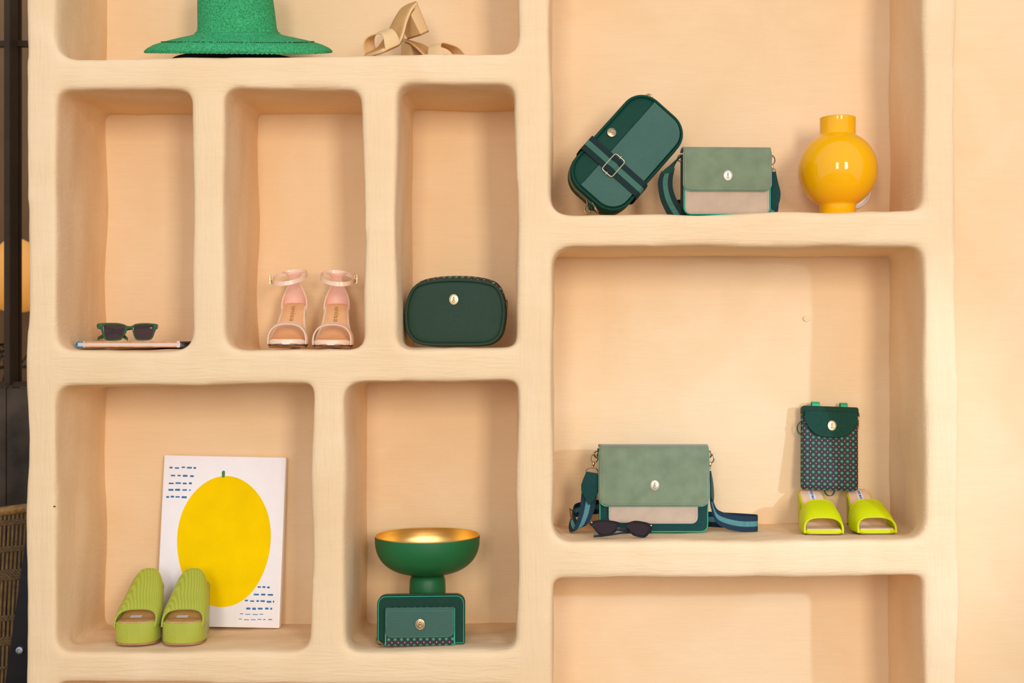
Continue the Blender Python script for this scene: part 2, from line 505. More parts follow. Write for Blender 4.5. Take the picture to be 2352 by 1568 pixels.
# ------------------------------------------------------------------ materials of the goods
def pattern_mat(name, pitch=0.0145):
    """dark cloth printed with rows of small pink studs and pale green blossoms"""
    m, nt, b = _nt(name); N = nt.nodes; L = nt.links
    b.inputs['Roughness'].default_value = 0.6; b.inputs['Specular IOR Level'].default_value = 0.15
    tc = N.new('ShaderNodeTexCoord')
    sx = N.new('ShaderNodeSeparateXYZ'); L.new(tc.outputs['Object'], sx.inputs[0])
    def mth(op, a, bb=None, c=None):
        n = N.new('ShaderNodeMath'); n.operation = op
        for i, q in enumerate((a, bb, c)):
            if q is None: continue
            if isinstance(q, (int, float)): n.inputs[i].default_value = q
            else: L.new(q, n.inputs[i])
        return n.outputs[0]
    def cell(off):
        u = mth('SUBTRACT', mth('FRACT', mth('MULTIPLY_ADD', sx.outputs['X'], 1/pitch, off+50)), 0.5)
        v = mth('SUBTRACT', mth('FRACT', mth('MULTIPLY_ADD', sx.outputs['Z'], 1/pitch, off+50)), 0.5)
        r = mth('SQRT', mth('ADD', mth('MULTIPLY', u, u), mth('MULTIPLY', v, v)))
        an = mth('ARCTAN2', v, u)
        return u, v, r, an
    def ramp(fac, stops):
        rp = N.new('ShaderNodeValToRGB'); rp.color_ramp.interpolation = 'LINEAR'
        el = rp.color_ramp.elements
        el[0].position, el[0].color = stops[0][0], (*stops[0][1], 1)
        el[1].position, el[1].color = stops[-1][0], (*stops[-1][1], 1)
        for p, c in stops[1:-1]:
            e = el.new(p); e.color = (*c, 1)
        L.new(fac, rp.inputs['Fac']); return rp.outputs['Color']
    _, _, r1, a1 = cell(0.0)
    _, _, r2, a2 = cell(0.5)
    flower = mth('MULTIPLY', r2, mth('MULTIPLY_ADD', mth('COSINE', mth('MULTIPLY', a2, 8)), 0.22, 1.0))
    dark = (0.018, 0.034, 0.020)
    c1 = ramp(r1, [(0.0, (0.26, 0.02, 0.07)), (0.05, (0.28, 0.03, 0.08)), (0.075, (0.62, 0.40, 0.42)), (0.105, (0.40, 0.20, 0.24)), (0.14, (0.07, 0.012, 0.03)), (0.30, (0.045, 0.012, 0.025)), (0.50, dark)])
    c2 = ramp(flower, [(0.0, (0.03, 0.16, 0.09)), (0.07, (0.03, 0.17, 0.10)), (0.10, (0.26, 0.46, 0.30)), (0.135, (0.17, 0.34, 0.22)), (0.175, (0.035, 0.11, 0.07)), (0.33, (0.02, 0.07, 0.045)), (0.50, (0.0, 0.0, 0.0))])
    mx = N.new('ShaderNodeMix'); mx.data_type = 'RGBA'; mx.blend_type = 'LIGHTEN'; mx.inputs[0].default_value = 1.0
    L.new(c1, mx.inputs[6]); L.new(c2, mx.inputs[7]); L.new(mx.outputs[2], b.inputs['Base Color'])
    return m

LE = ('leather', 620, 0.55, 0.0012)
M['green_leather'] = mat('green_leather', (0.008, 0.044, 0.024), 0.45, spec=0.15, bump=LE, var=0.06, vscale=12)
M['forest_leather'] = mat('forest_leather', (0.026, 0.054, 0.030), 0.46, spec=0.15, bump=LE, var=0.05, vscale=12)
M['emerald_leather'] = mat('emerald_leather', (0.004, 0.046, 0.025), 0.42, spec=0.15, bump=LE, var=0.08, vscale=12)
M['teal_leather'] = mat('teal_leather', (0.050, 0.118, 0.082), 0.44, spec=0.2, bump=LE, var=0.06, vscale=12)
M['petrol_leather'] = mat('petrol_leather', (0.004, 0.044, 0.036), 0.44, spec=0.15, bump=LE, var=0.06, vscale=12)
M['sage_suede'] = mat('sage_suede', (0.185, 0.218, 0.115), 0.85, var=0.13, vscale=26, bump=('noise', 900, 0.25, 0.0008), sheen=0.25)
M['sand_suede'] = mat('sand_suede', (0.52, 0.36, 0.235), 0.85, var=0.07, vscale=26, bump=('noise', 900, 0.25, 0.0008), sheen=0.2)
M['mint_edge'] = mat('mint_edge', (0.02, 0.40, 0.22), 0.4, var=0.05)
M['emerald_edge'] = mat('emerald_edge', (0.015, 0.36, 0.13), 0.4, var=0.05)
M['pale_edge'] = mat('pale_edge', (0.16, 0.36, 0.25), 0.5, var=0.05)
M['thread'] = mat('thread', (0.36, 0.40, 0.26), 0.7, var=0.05)
M['thread_sand'] = mat('thread_sand', (0.42, 0.29, 0.2), 0.7, var=0.05)
M['thread_dark'] = mat('thread_dark', (0.01, 0.06, 0.04), 0.7, var=0.05)
M['navy_web'] = mat('navy_webbing', (0.005, 0.026, 0.042), 0.75, bump=('weave', 220, 0.4, 0.0006))
M['dark_web'] = mat('dark_webbing', (0.003, 0.018, 0.015), 0.75, bump=('weave', 220, 0.4, 0.0006))
M['teal_web'] = mat('teal_webbing', (0.085, 0.235, 0.215), 0.75, bump=('weave', 220, 0.4, 0.0006))
M['moss_web'] = mat('moss_webbing', (0.050, 0.150, 0.095), 0.75, bump=('weave', 220, 0.4, 0.0006))
M['brass'] = mat('antique_brass', (0.56, 0.39, 0.20), 0.26, metal=1.0, var=0.15, vscale=200)
M['brass_old'] = mat('dark_brass', (0.36, 0.23, 0.10), 0.35, metal=1.0, var=0.3, vscale=300)
M['pale_gold'] = mat('pale_gold', (0.70, 0.53, 0.30), 0.40, metal=1.0, var=0.08, vscale=200)
M['silver'] = mat('warm_silver', (0.60, 0.51, 0.38), 0.42, metal=1.0, var=0.1, vscale=200)
M['zip'] = mat('zip_tape', (0.10, 0.16, 0.10), 0.7, var=0.2, vscale=400)
M['zip_teeth'] = mat('zip_teeth', (0.62, 0.48, 0.28), 0.4, metal=1.0, var=0.3, vscale=900)
M['pattern'] = pattern_mat('printed_cloth')
M['pattern_small'] = pattern_mat('printed_cloth_fine', 0.0148)
# ------------------------------------------------------------------ bag fittings
def emblem(parent, x, y, z, w, h, m, face=None):
    """oval medallion with a beaded rim and a raised head in relief"""
    b = MB(); n = 32
    rings = []
    for q, d in ((1.0, 0.0), (1.0, 0.0012), (0.86, 0.0016), (0.80, 0.0010), (0.4, 0.0014), (0.05, 0.0016)):
        rings.append([(x+w/2*q*math.cos(2*PI*j/n), y-d, z+h/2*q*math.sin(2*PI*j/n)) for j in range(n)])
    b.add(*loft(rings))
    for j in range(22):
        a = 2*PI*j/22
        b.add(*sphere((x+w/2*1.0*math.cos(a), y-0.0010, z+h/2*1.0*math.sin(a)), w*0.062, 6, 4))
    b.add(*sphere((x, y-0.0014, z-h*0.20), w*0.20, 10, 6, (1.0, 0.5, 0.7)))
    b.add(*sphere((x, y-0.0018, z+h*0.06), w*0.135, 10, 6, (1.0, 0.7, 1.15)))
    b.add(*sphere((x, y-0.0014, z+h*0.24), w*0.11, 8, 5, (1.1, 0.6, 0.7)))
    return b.obj('emblem', m, parent, label='oval metal medallion with beaded rim')

def ringpath(c, r, ax='y', n=20, sx=1.0, sz=1.0):
    out = []
    for j in range(n):
        a = 2*PI*j/n
        p = (r*math.cos(a)*sx, 0, r*math.sin(a)*sz) if ax == 'y' else ((0, r*math.cos(a)*sx, r*math.sin(a)*sz) if ax == 'x' else (r*math.cos(a)*sx, r*math.sin(a)*sz, 0))
        out.append(Vector(c)+Vector(p))
    return out

def dashes(pts, y, ln=0.0026, gap=0.0018, r=0.0005, closed=False):
    """stitches along a 2D line"""
    b = MB(); P = [Vector(p) for p in pts]
    if closed: P.append(P[0])
    L = [0]
    for i in range(len(P)-1): L.append(L[-1]+(P[i+1]-P[i]).length)
    def at(t):
        for i in range(len(P)-1):
            if L[i+1] >= t: return P[i].lerp(P[i+1], (t-L[i])/max(1e-9, L[i+1]-L[i]))
        return P[-1]
    t = 0
    while t+ln < L[-1]:
        a, c = at(t), at(t+ln); d = (c-a).normalized(); q = Vector((-d.y, d.x))*r
        v = [(a.x-q.x, y, a.y-q.y), (c.x-q.x, y, c.y-q.y), (c.x+q.x, y, c.y+q.y), (a.x+q.x, y, a.y+q.y)]
        v += [(p[0], y-0.0005, p[2]) for p in v]
        b.add(v, [(4, 5, 6, 7), (0, 1, 5, 4), (1, 2, 6, 5), (2, 3, 7, 6), (3, 0, 4, 7)])
        t += ln+gap
    return b

def clasp(parent, top, bot, r=0.0016, m=None, flip=1):
    """lobster clasp hanging from 'top' to 'bot'"""
    t, q = Vector(top), Vector(bot); d = (q-t); ln = d.length; d.normalize()
    s = Vector((d.z, 0, -d.x)); s.normalize()
    b = MB()
    w = ln*0.24
    lo = t+d*ln*0.30
    pa = [lo+d*(-math.cos(a))*ln*0.30+s*math.sin(a)*w*flip for a in [2*PI*k/24 for k in range(24)]]
    b.add(*tube(pa, r, 8, closed=True))
    b.add(*tube([t+d*ln*0.50, t+d*ln*0.66, t+d*ln*0.78, t+d*ln*0.86], [r*1.2, r*2.3, r*2.0, r*1.2], 10))
    b.add(*sphere(t+d*ln*0.92, r*1.9, 10, 6))
    b.add(*tube([t+d*ln*0.84, q], r*1.0, 8))
    return b.obj('clasp', m or M['brass'], parent, label='brass lobster clasp')

def strap(parent, pts, wids, mats, n=60, th=0.0018, name='strap', cols=(0, 1/3, 2/3, 1), mids=(0, 1, 0), label=None, zmin=None):
    P = smooth_path(pts, n); Wd = smooth_path(wids, n)
    v, f, mi = ribbon(P, Wd, th, cols, mids)
    if zmin is not None: v = [Vector((p.x, p.y, max(p.z, zmin))) for p in v]
    b = MB(); b.v = v; b.f = f; b.m = mi
    return b.obj(name, mats, parent, label=label)

def camera_bag(parent, pts, d, m_front, m_side, m_pipe, m_top=None, top_z=None, bulge=0.0):
    """soft zip bag: outline pts (x,z), front at y=0, back at y=d"""
    N = len(pts)
    b = MB()
    ys = [(0.0, 0.003), (0.003, 0.0), (d*0.25, -0.0015), (d*0.5, -0.0025), (d*0.75, -0.0015), (d-0.003, 0.0), (d, 0.003), (d+0.004, 0.014), (d+0.006, 0.03)]
    rings = [ring3(inset(pts, i), y) for y, i in ys]
    zm = max(p[1] for p in pts)
    if bulge: rings = [[(p[0], p[1], p[2]+bulge*math.sin(PI*min(1, max(0, p[1]/d)))*max(0, p[2]/zm-0.5)*2) for p in r] for r in rings]
    v, f = loft(rings)
    mi = []
    for q in f:
        c = sum((Vector(v[i]) for i in q), Vector())/len(q)
        mi.append(1 if (m_top and c.z > top_z and 0.004 < c.y < d-0.002) else 0)
    b.v = v; b.f = f; b.m = mi
    body = b.obj('body', [m_side, m_top or m_side], parent)
    fr = [ring3(inset(pts, i), y) for i, y in ((0.0045, 0.001), (0.006, -0.001), (0.010, -0.0028), (0.018, -0.004), (0.030, -0.0048))]
    cxm = sum(p[0] for p in pts)/N; czm = sum(p[1] for p in pts)/N
    base = inset(pts, 0.030)
    fr += [[(cxm+(p[0]-cxm)*q, -0.0050, czm+(p[1]-czm)*q) for p in base] for q in (0.75, 0.4, 0.05)]
    v, f = loft(fr)
    mk('front_panel', v, f, m_front, parent)
    mk('piping', *tube(ring3(inset(pts, 0.0015), -0.0005), 0.0036, 10, closed=True), m_pipe, parent)
    return body

# ------------------------------------------------------------------ forest green camera bag in the narrow niche
FZ2 = W(0, 801, 0).z                       # floor of the middle row
def oval_bag():
    y0 = 0.075; k = K(y0)
    c = W(1046, 0, y0); zb = FLOOR(c.x-0.1, c.x+0.1, y0, y0+0.08, ZC+0.3)+0.0046
    t = thing('crossbody_bag', 'dark forest green oval zip bag with a pale gold medallion, standing upright', 'bag', (c.x, y0, zb), (0, 0, math.radians(-2)))
    s = 1/1000*k
    raw = [(0, 0), (60, 1), (88, 8), (105, 27), (112, 60), (113, 85), (108, 112), (97, 132), (80, 142), (45, 149), (0, 151),
           (-45, 149), (-80, 142), (-98, 130), (-109, 108), (-114, 85), (-115, 62), (-110, 30), (-92, 9), (-62, 1)]
    cl = smooth_path([(p[0], p[1], 0) for p in raw+raw[:1]], 140)[:-1]
    pts = resample([(p.x*s, p.y*s) for p in cl], 110)
    d = 0.075
    camera_bag(t, pts, d, M['forest_leather'], M['forest_leather'], M['forest_leather'], M['pattern_small'], 0.100, 0.0085)
    emblem(t, -0.003, -0.0048, (797-692)*s, 0.0205, 0.0235, M['pale_gold'])
    # side tabs with rings and a feathered zip pull
    for sx, zz in ((1, 0.094), (-1, 0.090)):
        mk('ring_tab', *box(min(sx*0.108, sx*0.1175), max(sx*0.108, sx*0.1175), 0.028, 0.044, zz-0.010, zz+0.004), M['forest_leather'], t, False)
        mk('ring', *tube(ringpath((sx*0.1185, 0.036, zz+0.004), 0.010, 'x', 22), 0.0019, 8, closed=True), M['brass'], t, label='brass ring')
    pb = MB().add(*tube([(-0.110, 0.018, 0.110), (-0.115, 0.012, 0.104), (-0.117, 0.008, 0.094)], 0.0016, 8))
    pb.add(*tube([(-0.117, 0.008, 0.094), (-0.118, 0.004, 0.078), (-0.1185, 0.003, 0.062)], [0.0018, 0.0040, 0.0008], 8))
    for q in range(6): pb.add(*sphere((-0.1185, 0.0005, 0.088-q*0.0042), 0.0011, 6, 4))
    pb.obj('zip_pull', M['brass_old'], t, label='feather-shaped brass zip pull')
oval_bag()

# ------------------------------------------------------------------ tilted two-tone bag
FZ3 = W(0, 492, 0).z                       # floor of the upper right niche
def clip_half(pts, zmax):
    out = []
    for i in range(len(pts)):
        a, b = pts[i], pts[(i+1) % len(pts)]
        if a[1] <= zmax: out.append(a)
        if (a[1]-zmax)*(b[1]-zmax) < 0:
            u = (zmax-a[1])/(b[1]-a[1]); out.append((a[0]+(b[0]-a[0])*u, zmax))
    return out

def tilted_bag():
    y0 = 0.10; k = K(y0); s = k/1000
    w, h, r, d = 0.281*k, 0.158*k, 0.052*k, 0.062
    R = Matrix.Rotation(math.radians(9), 4, 'Z') @ Matrix.Rotation(math.radians(-7), 4, 'X') @ Matrix.Rotation(math.radians(-48.5), 4, 'Y')
    pts = resample(rrect(w, h, r, 14), 128)
    low = min((R @ Vector((p[0], yy, p[1]))).z for p in inset(pts, -0.003) for yy in (-0.004, d+0.004))
    low = min([low]+[(R @ Vector((-0.049*k+sg*0.0205*k, yy, -h/2-0.008))).z for sg in (-1, 1) for yy in (-0.003, d)])
    c = W(1441, 0, y0)
    t = thing('crossbody_bag', 'two-tone green zip bag tipped on its corner, wrapped by a striped webbing strap', 'bag', (c.x, y0, FLOOR(c.x-0.11, c.x+0.04, y0-0.02, y0+0.09, ZC+0.6)-low+0.0022), R.to_euler())
    camera_bag(t, pts, d, M['emerald_leather'], M['emerald_leather'], M['emerald_leather'])
    # lighter panel over the lower two thirds of the face
    lp = clip_half(inset(pts, 0.0075), 0.030*k)
    zz = MB(); q = inset(lp, 0.003); q2 = inset(lp, 0.02)
    fr = plate([lp], 0.0042)
    zz.add([p+Vector((0, -0.0066, 0)) for p in fr[0]], fr[1])
    zz.obj('lower_panel', M['teal_leather'], t)
    mk('seam', *tube([(-w/2+0.018, -0.0064, 0.030*k), (w/2-0.012, -0.0064, 0.030*k)], 0.0009, 6), M['emerald_leather'], t)
    emblem(t, 0.008*k, -0.0068, 0.057*k, 0.0205, 0.0205, M['brass'])
    # zip round the top and short side
    zp = [(-w/2-0.001, d*0.35, -h/2+0.052), (-w/2-0.002, d*0.35, h/2-0.052)]
    arc = [(-w/2+r-r*math.cos(a)*1.03, d*0.35, h/2-r+r*math.sin(a)*1.03) for a in [PI/2*i/10 for i in range(11)]]
    pa = [(-w/2-0.0015, d*0.35, -0.03), (-w/2-0.0026, d*0.35, 0.0)]+arc+[(0, d*0.35, h/2+0.0026), (w/2-0.06, d*0.35, h/2+0.0018)]
    pth = smooth_path(pa, 60)
    v, f, mi = ribbon(pth, Vector((0, 0.008, 0)), 0.0016, (0, 0.42, 0.58, 1), (0, 1, 0)); b = MB(); b.v = v; b.f = f; b.m = mi
    b.obj('zip', [M['zip'], M['zip_teeth']], t)
    # strap wrapped round the bag across its short side
    x0 = -0.049*k; hw = 0.0205*k
    H = h/2+0.004
    loop = [(x0, -0.0085, -H+0.004), (x0, -0.0086, -0.03), (x0, -0.0088, 0.03), (x0, -0.0085, H-0.004), (x0, -0.003, H+0.001), (x0, 0.02, H+0.003), (x0, d-0.01, H+0.002), (x0, d+0.006, H-0.012),
            (x0, d+0.0085, 0), (x0, d+0.006, -H+0.012), (x0, d-0.01, -H-0.002), (x0, 0.02, -H-0.003), (x0, -0.003, -H-0.001), (x0, -0.0085, -H+0.004)]
    st = strap(t, loop, [(hw, 0, 0)]*len(loop), [M['dark_web'], M['moss_web']], 90)
    bk = [(x0+a, -0.0105, 0.004+c_) for a, c_ in rrect(0.050*k, 0.030*k, 0.006, 5)]
    bb = MB().add(*tube(bk, 0.0015, 8, closed=True)).add(*tube([(x0-0.029*k, -0.0098, 0.004), (x0+0.029*k, -0.0098, 0.004)], 0.0013, 8))
    bb.obj('buckle', M['pale_gold'], st, label='pale gold slide buckle')
    v, f, mi = ribbon([(x0, -0.0118, -0.004), (x0, -0.0122, 0.004), (x0, -0.0118, 0.012)], Vector((hw, 0, 0)), 0.0016)
    b = MB(); b.v = v; b.f = f; b.m = mi; b.obj('strap_loop', [M['dark_web'], M['moss_web']], st)
    # rings and zip pulls
    for px, pz, nm in ((w/2+0.003, 0.050, 'ring'), (-w/2-0.010, -0.020, 'ring')):
        mk('ring_tab', *box(min(px, px*0.93), max(px, px*0.93), d*0.45, d*0.70, pz-0.007, pz+0.007), M['emerald_leather'], t, False)
        mk(nm, *tube(ringpath((px+math.copysign(0.004, px), d*0.55, pz), 0.0095, 'y', 20), 0.0023, 8, closed=True), M['brass'], t, label='brass ring')
    g = R.inverted() @ Vector((0, 0, -1)); g.normalize()
    for q, dx in enumerate((0.0, 0.008)):
        p0 = Vector((-w/2-0.003+dx*0.6, d*0.30-q*0.004, -0.002-dx)); side = (R.inverted() @ Vector((1, 0, 0)))
        dd = (g+side*(0.05+0.5*q)).normalized()
        pb = MB().add(*tube([p0-dd*0.004, p0+dd*0.006, p0+dd*0.016], [0.0022, 0.0020, 0.0010], 8))
        pb.add(*tube([p0+dd*0.014, p0+dd*0.022, p0+dd*0.036], [0.0012, 0.0036, 0.0006], 8))
        for e in range(6): pb.add(*sphere(p0+dd*(0.018+e*0.003)+side*0.002+(R.inverted() @ Vector((0, -0.003, 0))), 0.0010, 6, 4))
        pb.obj('zip_pull', M['brass_old'], t, label='feather-shaped brass zip pull')
tilted_bag()

# ------------------------------------------------------------------ flap bags
def flap_bag(t, w, h, d, flap_h, s, m_body, m_flap, edge, pocket=None, lower=None, fr=0.022, edge2=None):
    """box bag: front at y=0, base at z=0, centred in x"""
    pts = resample(rrect(w, h, 0.016, 8), 96); pts = [(p[0], p[1]+h/2) for p in pts]
    rings = [ring3(inset(pts, i), y) for y, i in ((0.0, 0.001), (0.002, 0.0), (d*0.5, -0.001), (d-0.002, 0.0), (d, 0.002), (d+0.002, 0.012))]
    mk('body', *loft(rings), m_body, t)
    tr = inset(pts, 0.0008); i0 = max(i for i in range(96) if tr[i][1] > h-0.022); tr = [tr[(i0+1+i) % 96] for i in range(96)]; tr = [p for p in tr if p[1] <= h-0.022]
    mk('edge_trim', *tube(ring3(tr, -0.0004), 0.0016, 8), edge, t, label='bright green painted edge')
    if lower:
        z1 = h-flap_h+0.012
        lp = rrect(w-0.006, z1, (0.014, 0.001, 0.001, 0.014), 6); lp = [(p[0], p[1]+z1/2+0.002) for p in lp]
        v, f = plate([lp], 0.0022, 0.0006); mk('lower_front', [p+Vector((0, -0.0022, 0)) for p in v], f, lower, t)
        dashes([p for p in inset(resample(lp, 90), 0.0035) if p[1] < z1-0.004], -0.0023).obj('stitching', M['thread_sand'], t, False)
    if pocket:
        pw, p0, p1 = pocket
        ph = p1-p0+0.012; lp = rrect(pw, ph, (0.014, 0.001, 0.001, 0.014), 6); lp = [(p[0]-0.0015, p[1]+p0+ph/2) for p in lp]
        v, f = plate([lp], 0.0060, 0.0012); pk = mk('pocket', [p+Vector((0, -0.0062, 0)) for p in v], f, M['sand_suede'], t)
        mk('pocket_edge', *tube([(p[0], -0.0045, p[1]) for p in inset(resample(lp, 90), 0.0002)], 0.0014, 6, closed=True), edge2 or edge, pk)
        dashes([p for p in inset(resample(lp, 120), 0.004) if p[1] < p0+ph-0.004], -0.0063).obj('stitching', M['thread_sand'], pk, False)
    # flap: back edge, over the top, down the front
    fy = -0.0095 if pocket else -0.0062
    nx, prof = 28, []
    top = h+0.003
    prof = [(d*0.9, top-0.004), (d*0.7, top+0.001), (d*0.4, top+0.002), (d*0.12, top+0.0005), (0.001, top-0.003), (fy*0.75, top-0.010), (fy, top-0.022)]
    zb = h-flap_h; nz = 14
    for i in range(1, nz+1): prof.append((fy-0.0012*math.sin(PI*i/nz), top-0.022-(top-0.022-zb)*i/nz))
    fw = w*1.012; v = []; f = []
    for (yy, z) in prof:
        lim = fw/2
        dz = z-zb
        if z < zb+fr and yy < 0.0: lim = fw/2-fr+math.sqrt(max(0, fr*fr-(fr-dz)**2))
        for i in range(nx+1):
            u = -1+2*i/nx; v.append((u*lim, yy, z))
    n1 = nx+1
    f = [(j*n1+i, j*n1+i+1, (j+1)*n1+i+1, (j+1)*n1+i) for j in range(len(prof)-1) for i in range(nx)]
    fl = mk('flap', v, f, m_flap, t); solidify(fl, 0.0026, 0.0)
    out = []
    for i in range(9): out.append((-fw/2, top-0.012-(top-0.012-zb-fr)*i/8))
    out += [(-fw/2+fr-fr*math.cos(PI/2*i/10), zb+fr-fr*math.sin(PI/2*i/10)) for i in range(1, 11)]
    out += [(-fw/2+fr+(fw-2*fr)*i/16, zb) for i in range(1, 16)]
    out += [(fw/2-fr+fr*math.sin(PI/2*i/10), zb+fr-fr*math.cos(PI/2*i/10)) for i in range(0, 11)]
    out += [(fw/2, zb+fr+(top-0.012-zb-fr)*i/8) for i in range(1, 9)]
    def fyz(z): return fy if z < top-0.022 else fy*(0.75+0.25*(top-0.010-z)/0.012)
    mk('flap_edge', *tube([(p[0], fyz(p[1])+0.0004, p[1]) for p in out], 0.0014, 8), M['pale_edge'], fl)
    ins = []
    for i, p in enumerate(out):
        a = Vector(out[max(0, i-1)]); c_ = Vector(out[min(len(out)-1, i+1)]); tt = (c_-a).normalized()
        ins.append((p[0]-tt.y*0.0040, p[1]+tt.x*0.0040))
    dashes([p for p in ins if p[1] < top-0.016], fy-0.0026).obj('stitching', M['thread'], fl, False)
    return fl, fy, top

def small_flap_bag():
    y0 = 0.085; k = K(y0); s = k/1000
    zb = FLOOR(0.27, 0.54, y0, y0+0.10, ZC+0.6)+0.0024
    h = W(0, 341, y0).z-zb; w = 200*s
    c = W(1670, 0, y0)
    t = thing('shoulder_bag', 'small sage suede flap bag with a sand lower front, beside the yellow vase', 'bag', (c.x, y0, zb), (0, 0, math.radians(2)))
    fl, fy, top = flap_bag(t, w, h, 0.062, W(0, 341, y0).z-W(0, 439, y0).z, s, M['petrol_leather'], M['sage_suede'], M['mint_edge'], lower=M['sand_suede'], fr=0.017)
    emblem(fl, 0.0005, fy-0.0022, W(0, 404, y0).z-zb, 0.020, 0.0235, M['silver'])
    X = lambda px: (px-1670)*s
    Z = lambda py: W(0, py, y0).z-zb
    # left side: ring, dark leather tab, striped strap curling to the shelf
    mk('ring', *tube(ringpath((X(1567), 0.030, Z(359)), 0.008, 'y', 18), 0.0018, 8, closed=True), M['brass'], t, label='brass ring')
    tb = [(X(1564), 0.030, Z(358)), (X(1552), 0.026, Z(368)), (X(1540), 0.022, Z(382)), (X(1533), 0.020, Z(396))]
    strap(t, tb, [(0.008, 0, 0.006), (0.011, 0, 0.010), (0.013, 0.0, 0.006), (0.0165, 0, 0.003)], [M['green_leather']], 16, 0.003, 'strap_tab', (0, 1), (0,))
    lp = [(X(1536), 0.021, Z(388)), (X(1530), 0.018, Z(410)), (X(1530), 0.016, Z(430)), (X(1536), 0.016, Z(455)), (X(1549), 0.018, Z(480)), (X(1562), 0.024, Z(496)),
          (X(1574), 0.045, Z(500)), (X(1572), 0.070, Z(488)), (X(1560), 0.086, Z(470)), (X(1564), 0.094, Z(462)), (X(1600), 0.098, Z(460))]
    wl = [(0.0165, 0, 0.004), (0.0175, 0, 0.002), (0.0175, 0, 0), (0.0178, 0, 0.004), (0.0170, 0, 0.008), (0.016, 0, 0.006), (0.015, 0.004, 0.006), (0.012, 0.0, 0.010), (0.006, 0, 0.014), (0.003, 0, 0.015), (0, 0, 0.016)]
    strap(t, lp, wl, [M['dark_web'], M['moss_web']], 70, zmin=0.0006)
    # right side: clasp and a dark tab hanging behind
    mk('ring', *tube(ringpath((X(1772), 0.026, Z(356)), 0.007, 'y', 18), 0.0016, 8, closed=True), M['brass'], t, label='brass ring')
    clasp(t, (X(1774), 0.020, Z(352)), (X(1779), 0.018, Z(390)), 0.0015)
    mk('ring', *tube(ringpath((X(1780), 0.018, Z(390)), 0.0065, 'y', 18), 0.0014, 8, closed=True), M['brass'], t, label='brass ring')
    tb = [(X(1778), 0.020, Z(392)), (X(1782), 0.020, Z(415)), (X(1784), 0.022, Z(440)), (X(1781), 0.024, Z(468)), (X(1777), 0.026, Z(494)), (X(1779), 0.050, Z(501))]
    wl = [(0.0075, 0, 0), (0.0085, 0, 0), (0.0115, 0, 0), (0.0135, 0, 0), (0.0150, 0, 0), (0.0150, 0, 0)]
    strap(t, tb, wl, [M['navy_web'], M['teal_web']], 40, 0.0018, 'strap', (0, 1/3, 2/3, 1), (0, 1, 0), zmin=0.0006)
    tl = [(X(1778.5), 0.0175, Z(391)), (X(1782.5), 0.0175, Z(415)), (X(1785), 0.0195, Z(440)), (X(1783), 0.0215, Z(466)), (X(1781), 0.0225, Z(480))]
    strap(t, tl, [(0.008, 0, 0), (0.009, 0, 0), (0.013, 0, 0), (0.011, 0, 0), (0.001, 0, 0)], [M['petrol_leather']], 24, 0.002, 'strap_tab', (0, 1), (0,))
small_flap_bag()

